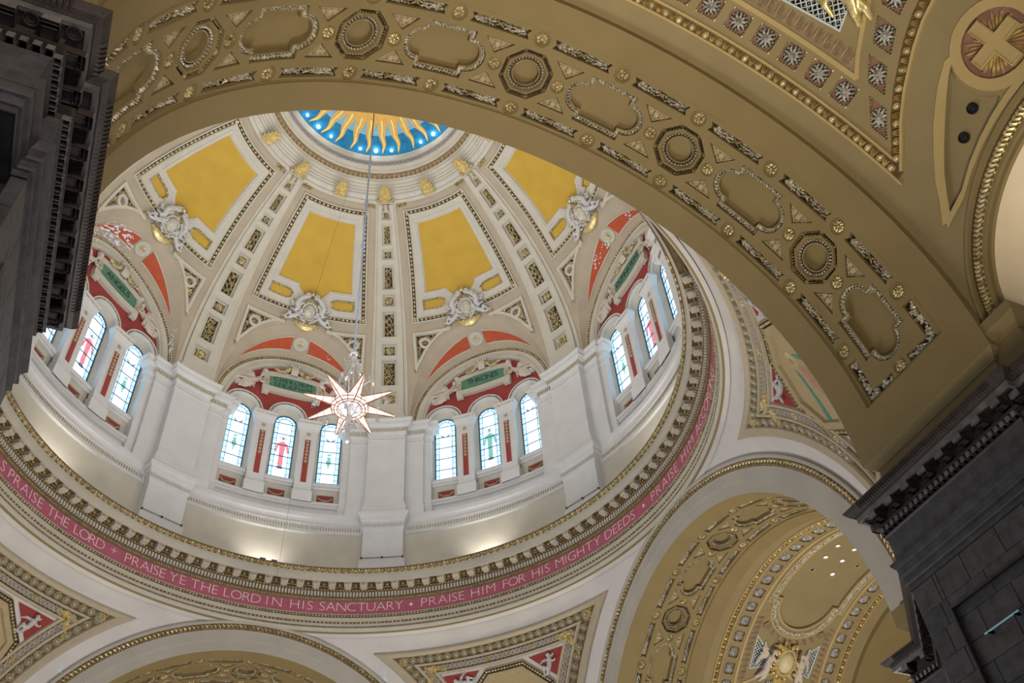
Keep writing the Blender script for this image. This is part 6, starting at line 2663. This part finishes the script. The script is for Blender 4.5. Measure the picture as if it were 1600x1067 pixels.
# little floodlights on the cornice under CHERUBIM
for dth, w in ((-1.82, 'left'), (0.57, 'right')):
    b = thing('floodlight', '%s of two small dark blue floodlights on the cornice edge by the bright wall patch' % w, 'light', drum_frame(dth, 20.92, 10.62))
    mb = MB()
    mb.box(-0.11, 0.11, 0.06, 0.16, -0.07, 0.07, 0.015)
    mb.build('housing', material('dark_blue_housing', (0.06, 0.08, 0.15), 0.5), b, 0)
    mb = MB()
    mb.box(-0.13, -0.115, 0, 0.13, -0.015, 0.015)
    mb.box(0.115, 0.13, 0, 0.13, -0.015, 0.015)
    mb.box(-0.13, 0.13, 0, 0.012, -0.03, 0.03)
    mb.build('bracket', BLACK, b, 0)
# thin hanging wires
for lab, p0, p1 in (('thin dark wire running down the CHERUBIM yellow panel', fd(*PL(3.2, 60), 0.25), fd(*PL(0.4, 33), 0.35)), ('thin dark wire hanging over the drum wall below the CHERUBIM windows', fdr(2.55 * KS, 25.4, 0.9), (0.02 * 10.8, 10.3, 19.85))):
    w = thing('hanging_wire', lab, 'wire', T(*p1))
    mb = MB()
    mb.tube([tuple(Vector(p0) - Vector(p1)), (0, 0, 0)], 0.005, 5)
    mb.build('wire', BLACK, w, 0)
# pale blue tube on the right pier
b = thing('tube_light', 'pale blue glass tube fixed along the dark stone pier wall', 'light', T(6.72, -12.34, 6.57))
mb = MB()
mb.tube([(0, -0.36, 0), (0, 0.31, 0.0)], 0.014, 8)
mb.build('tube', RODBLUE, b)
for y_ in (0.235, -0.285):
    mb = MB()
    mb.box(-0.01, 0.11, y_ - 0.015, y_ + 0.015, -0.02, 0.02)
    mb.build('bracket', BLACK, b)

# ================================================================== STAR CHANDELIER
ch = thing('star_chandelier', 'glowing eight pointed star chandelier on long blue steel rod in the centre of the dome', 'chandelier', T(0, 0, 19.75))
ZT = 40.9 - 19.75
mb = MB()
mb.tube([(0, 0, 2.3), (0, 0, 15.5)], 0.035, 8)
for z in (5.2, 8.0, 10.8, 13.6):
    mb.tube([(0, 0, z - 0.16), (0, 0, z - 0.08), (0, 0, z + 0.08), (0, 0, z + 0.16)], [0.04, 0.075, 0.075, 0.04], 8)
rod = mb.build('suspension_rod', material('blue_grey_steel', (0.30, 0.38, 0.52), 0.4, 0.3), ch)
mb = MB()
mb.tube([(0, 0, 15.5), (0, 0, ZT)], 0.02, 6)
mb.build('dark_cable', BLACK, ch)
mb = MB()
mb.ball((0, 0, 2.25), 0.13, 12, 8)
mb.tube([(0, 0, 2.1), (0, 0, 1.9), (0, 0, 1.7)], [0.06, 0.10, 0.05], 8)
for k in range(8):
    t = 2 * pi * k / 8
    mb.tube([(0.09 * cos(t), 0.09 * sin(t), 1.9), (0.26 * cos(t), 0.26 * sin(t), 1.86), (0.30 * cos(t), 0.30 * sin(t), 1.98)], 0.014, 5)
mb.build('crown_hub', STEEL, ch)
for k in range(8):
    t = 2 * pi * (k + 0.5) / 8
    c, s_ = cos(t), sin(t)
    mb = MB()
    mb.tube([(0.06 * c, 0.06 * s_, 1.95), (0.30 * c, 0.30 * s_, 1.25), (0.55 * c, 0.55 * s_, 0.45), (0.42 * c, 0.42 * s_, 0.05)], 0.02, 6)
    mb.ball((0.36 * c, 0.36 * s_, 1.08), 0.065, 8, 6, 1.6)
    mb.tube([(0.30 * c, 0.30 * s_, 0.15), (0.62 * c, 0.62 * s_, 0.42), (0.92 * c, 0.92 * s_, 0.36), (1.08 * c, 1.08 * s_, 0.18)], 0.02, 6)
    for q in (-1, 1):
        mb.tube([(0.92 * c, 0.92 * s_, 0.36), (1.0 * c - q * 0.12 * s_, 1.0 * s_ + q * 0.12 * c, 0.44), (1.08 * c - q * 0.10 * s_, 1.08 * s_ + q * 0.10 * c, 0.34)], 0.014, 5)
    ar = mb.build('bracket_arm', STEEL, ch)
    mb = MB()
    mb.tube([(1.08 * c, 1.08 * s_, 0.20), (1.10 * c, 1.10 * s_, 0.06), (1.14 * c, 1.14 * s_, -0.02)], [0.03, 0.075, 0.03], 8)
    mb.build('lamp_cup', STEEL, ar)
for k in range(8):
    t = 2 * pi * k / 8 + radians(1)
    Q = Matrix.Rotation(t, 4, 'Z')
    mb = MB()
    a, w0, w1, h0 = 0.40, 0.19, 0.035, 0.17
    tip = 1.40
    low = (0.44, 0, -0.20)
    V_ = [(a, -w0, 0.02), (a, 0, -h0), (a, w0, 0.02), (a, 0, h0), (tip, -w1, 0), (tip, 0, -0.045), (tip, w1, 0), (tip, 0, 0.045)]
    mb.v = [tuple(Q @ Vector(v)) for v in V_]
    mb.q = [(0, 1, 5, 4), (1, 2, 6, 5), (2, 3, 7, 6), (3, 0, 4, 7)]
    ray = mb.build('star_ray', LAMPGL, ch, 0)
    mb = MB()
    for i, j in ((0, 4), (1, 5), (2, 6), (3, 7)):
        mb.tube([tuple(Q @ Vector(V_[i])), tuple(Q @ Vector(V_[j]))], 0.017, 5)
    for f_ in (0.18, 0.45, 0.68):
        r_ = [Vector(V_[i]).lerp(Vector(V_[i + 4]), f_) for i in range(4)]
        for i in range(4):
            mb.tube([tuple(Q @ r_[i]), tuple(Q @ r_[(i + 1) % 4])], 0.007, 4)
    mb.build('ray_frame', BRASS, ray, 0)
    mb = MB()
    mb.v = [tuple(Q @ Vector(v)) for v in [(tip - 0.01, -w1 - 0.012, 0), (tip - 0.01, 0, -0.06), (tip - 0.01, w1 + 0.012, 0), (tip - 0.01, 0, 0.06), (tip + 0.03, 0, 0)]]
    mb.q = [(0, 1, 4), (1, 2, 4), (2, 3, 4), (3, 0, 4), (3, 2, 1, 0)]
    mb.build('ray_tip', STEEL, ray, 0)
mb = MB()
mb.lathe(0, 0, [(0.54, 0.02), (0.55, -0.10), (0.46, -0.18), (0.37, -0.16), (0.36, -0.06)], 40)
mb.build('glowing_ring', LAMPGL, ch)
mb = MB()
for r, z in ((0.55, -0.10), (0.47, -0.18), (0.37, -0.17), (0.545, 0.03)):
    mb.tube([(r * cos(2 * pi * i / 40), r * sin(2 * pi * i / 40), z) for i in range(41)], 0.014, 5)
for k in range(8):
    t = 2 * pi * (k + 0.5) / 8
    mb.tube([(0.545 * cos(t), 0.545 * sin(t), 0.02), (0.56 * cos(t), 0.56 * sin(t), -0.10), (0.47 * cos(t), 0.47 * sin(t), -0.19), (0.37 * cos(t), 0.37 * sin(t), -0.17)], 0.01, 4)
mb.build('brass_ring', BRASS, ch)
mb = MB()
mb.lathe(0, 0, [(0.37, -0.05), (0.2, 0.06), (0.0, 0.08)], 24)
mb.build('reflector', STEEL, ch)
for k in range(6):
    t = 2 * pi * k / 6
    mb = MB()
    mb.ball((0.24 * cos(t), 0.24 * sin(t), -0.10), 0.075, 12, 8)
    mb.build('bulb', LAMPIN, ch)
mb = MB()
mb.tube([(0, 0, -0.05), (0, 0, -0.30), (0, 0, -0.55), (0, 0, -0.75), (0, 0, -0.95), (0, 0, -1.2), (0, 0, -1.42)], [0.07, 0.05, 0.10, 0.06, 0.11, 0.035, 0.05], 10)
mb.ball((0, 0, -0.82), 0.12, 12, 8)
for k in range(6):
    t = 2 * pi * k / 6
    c, s_ = cos(t), sin(t)
    mb.tube([(0.05 * c, 0.05 * s_, -0.92), (0.20 * c, 0.20 * s_, -0.95), (0.26 * c, 0.26 * s_, -0.82), (0.20 * c, 0.20 * s_, -0.74)], 0.018, 5)
    mb.tube([(0.40 * c, 0.40 * s_, -0.16), (0.22 * c, 0.22 * s_, -0.42), (0.06 * c, 0.06 * s_, -0.55)], 0.016, 5)
mb.ball((0, 0, -1.44), 0.065, 10, 6)
mb.build('pendant_drop', STEEL, ch)
light('chandelier_glow', 'POINT', (0, 0, 18.0), (0, 0, 0), 35, (1, 0.86, 0.72), 0.3)

# damp patches on the pendentives
def pst(th, z, diag):
    e = asin((z - ZC) / RP)
    return (radians(th - diag) * RP * cos(e), e * RP)


for pts, diag in (([(-29.0, 15.95, 0.20, 0.16, 26), (-28.0, 16.25, 0.07, 0.05, 5), (-30.6, 15.65, 0.10, 0.08, 6)], -45), ([(23.5, 17.3, 0.16, 0.30, 30), (22.0, 17.55, 0.12, 0.14, 12)], 45)):
    flakes(fp, [(*pst(t, z, diag), ra, rb2, cnt, 0.35) for t, z, ra, rb2, cnt in pts], 'flaked_plaster', pend, Rz(45 - diag), 0.012)
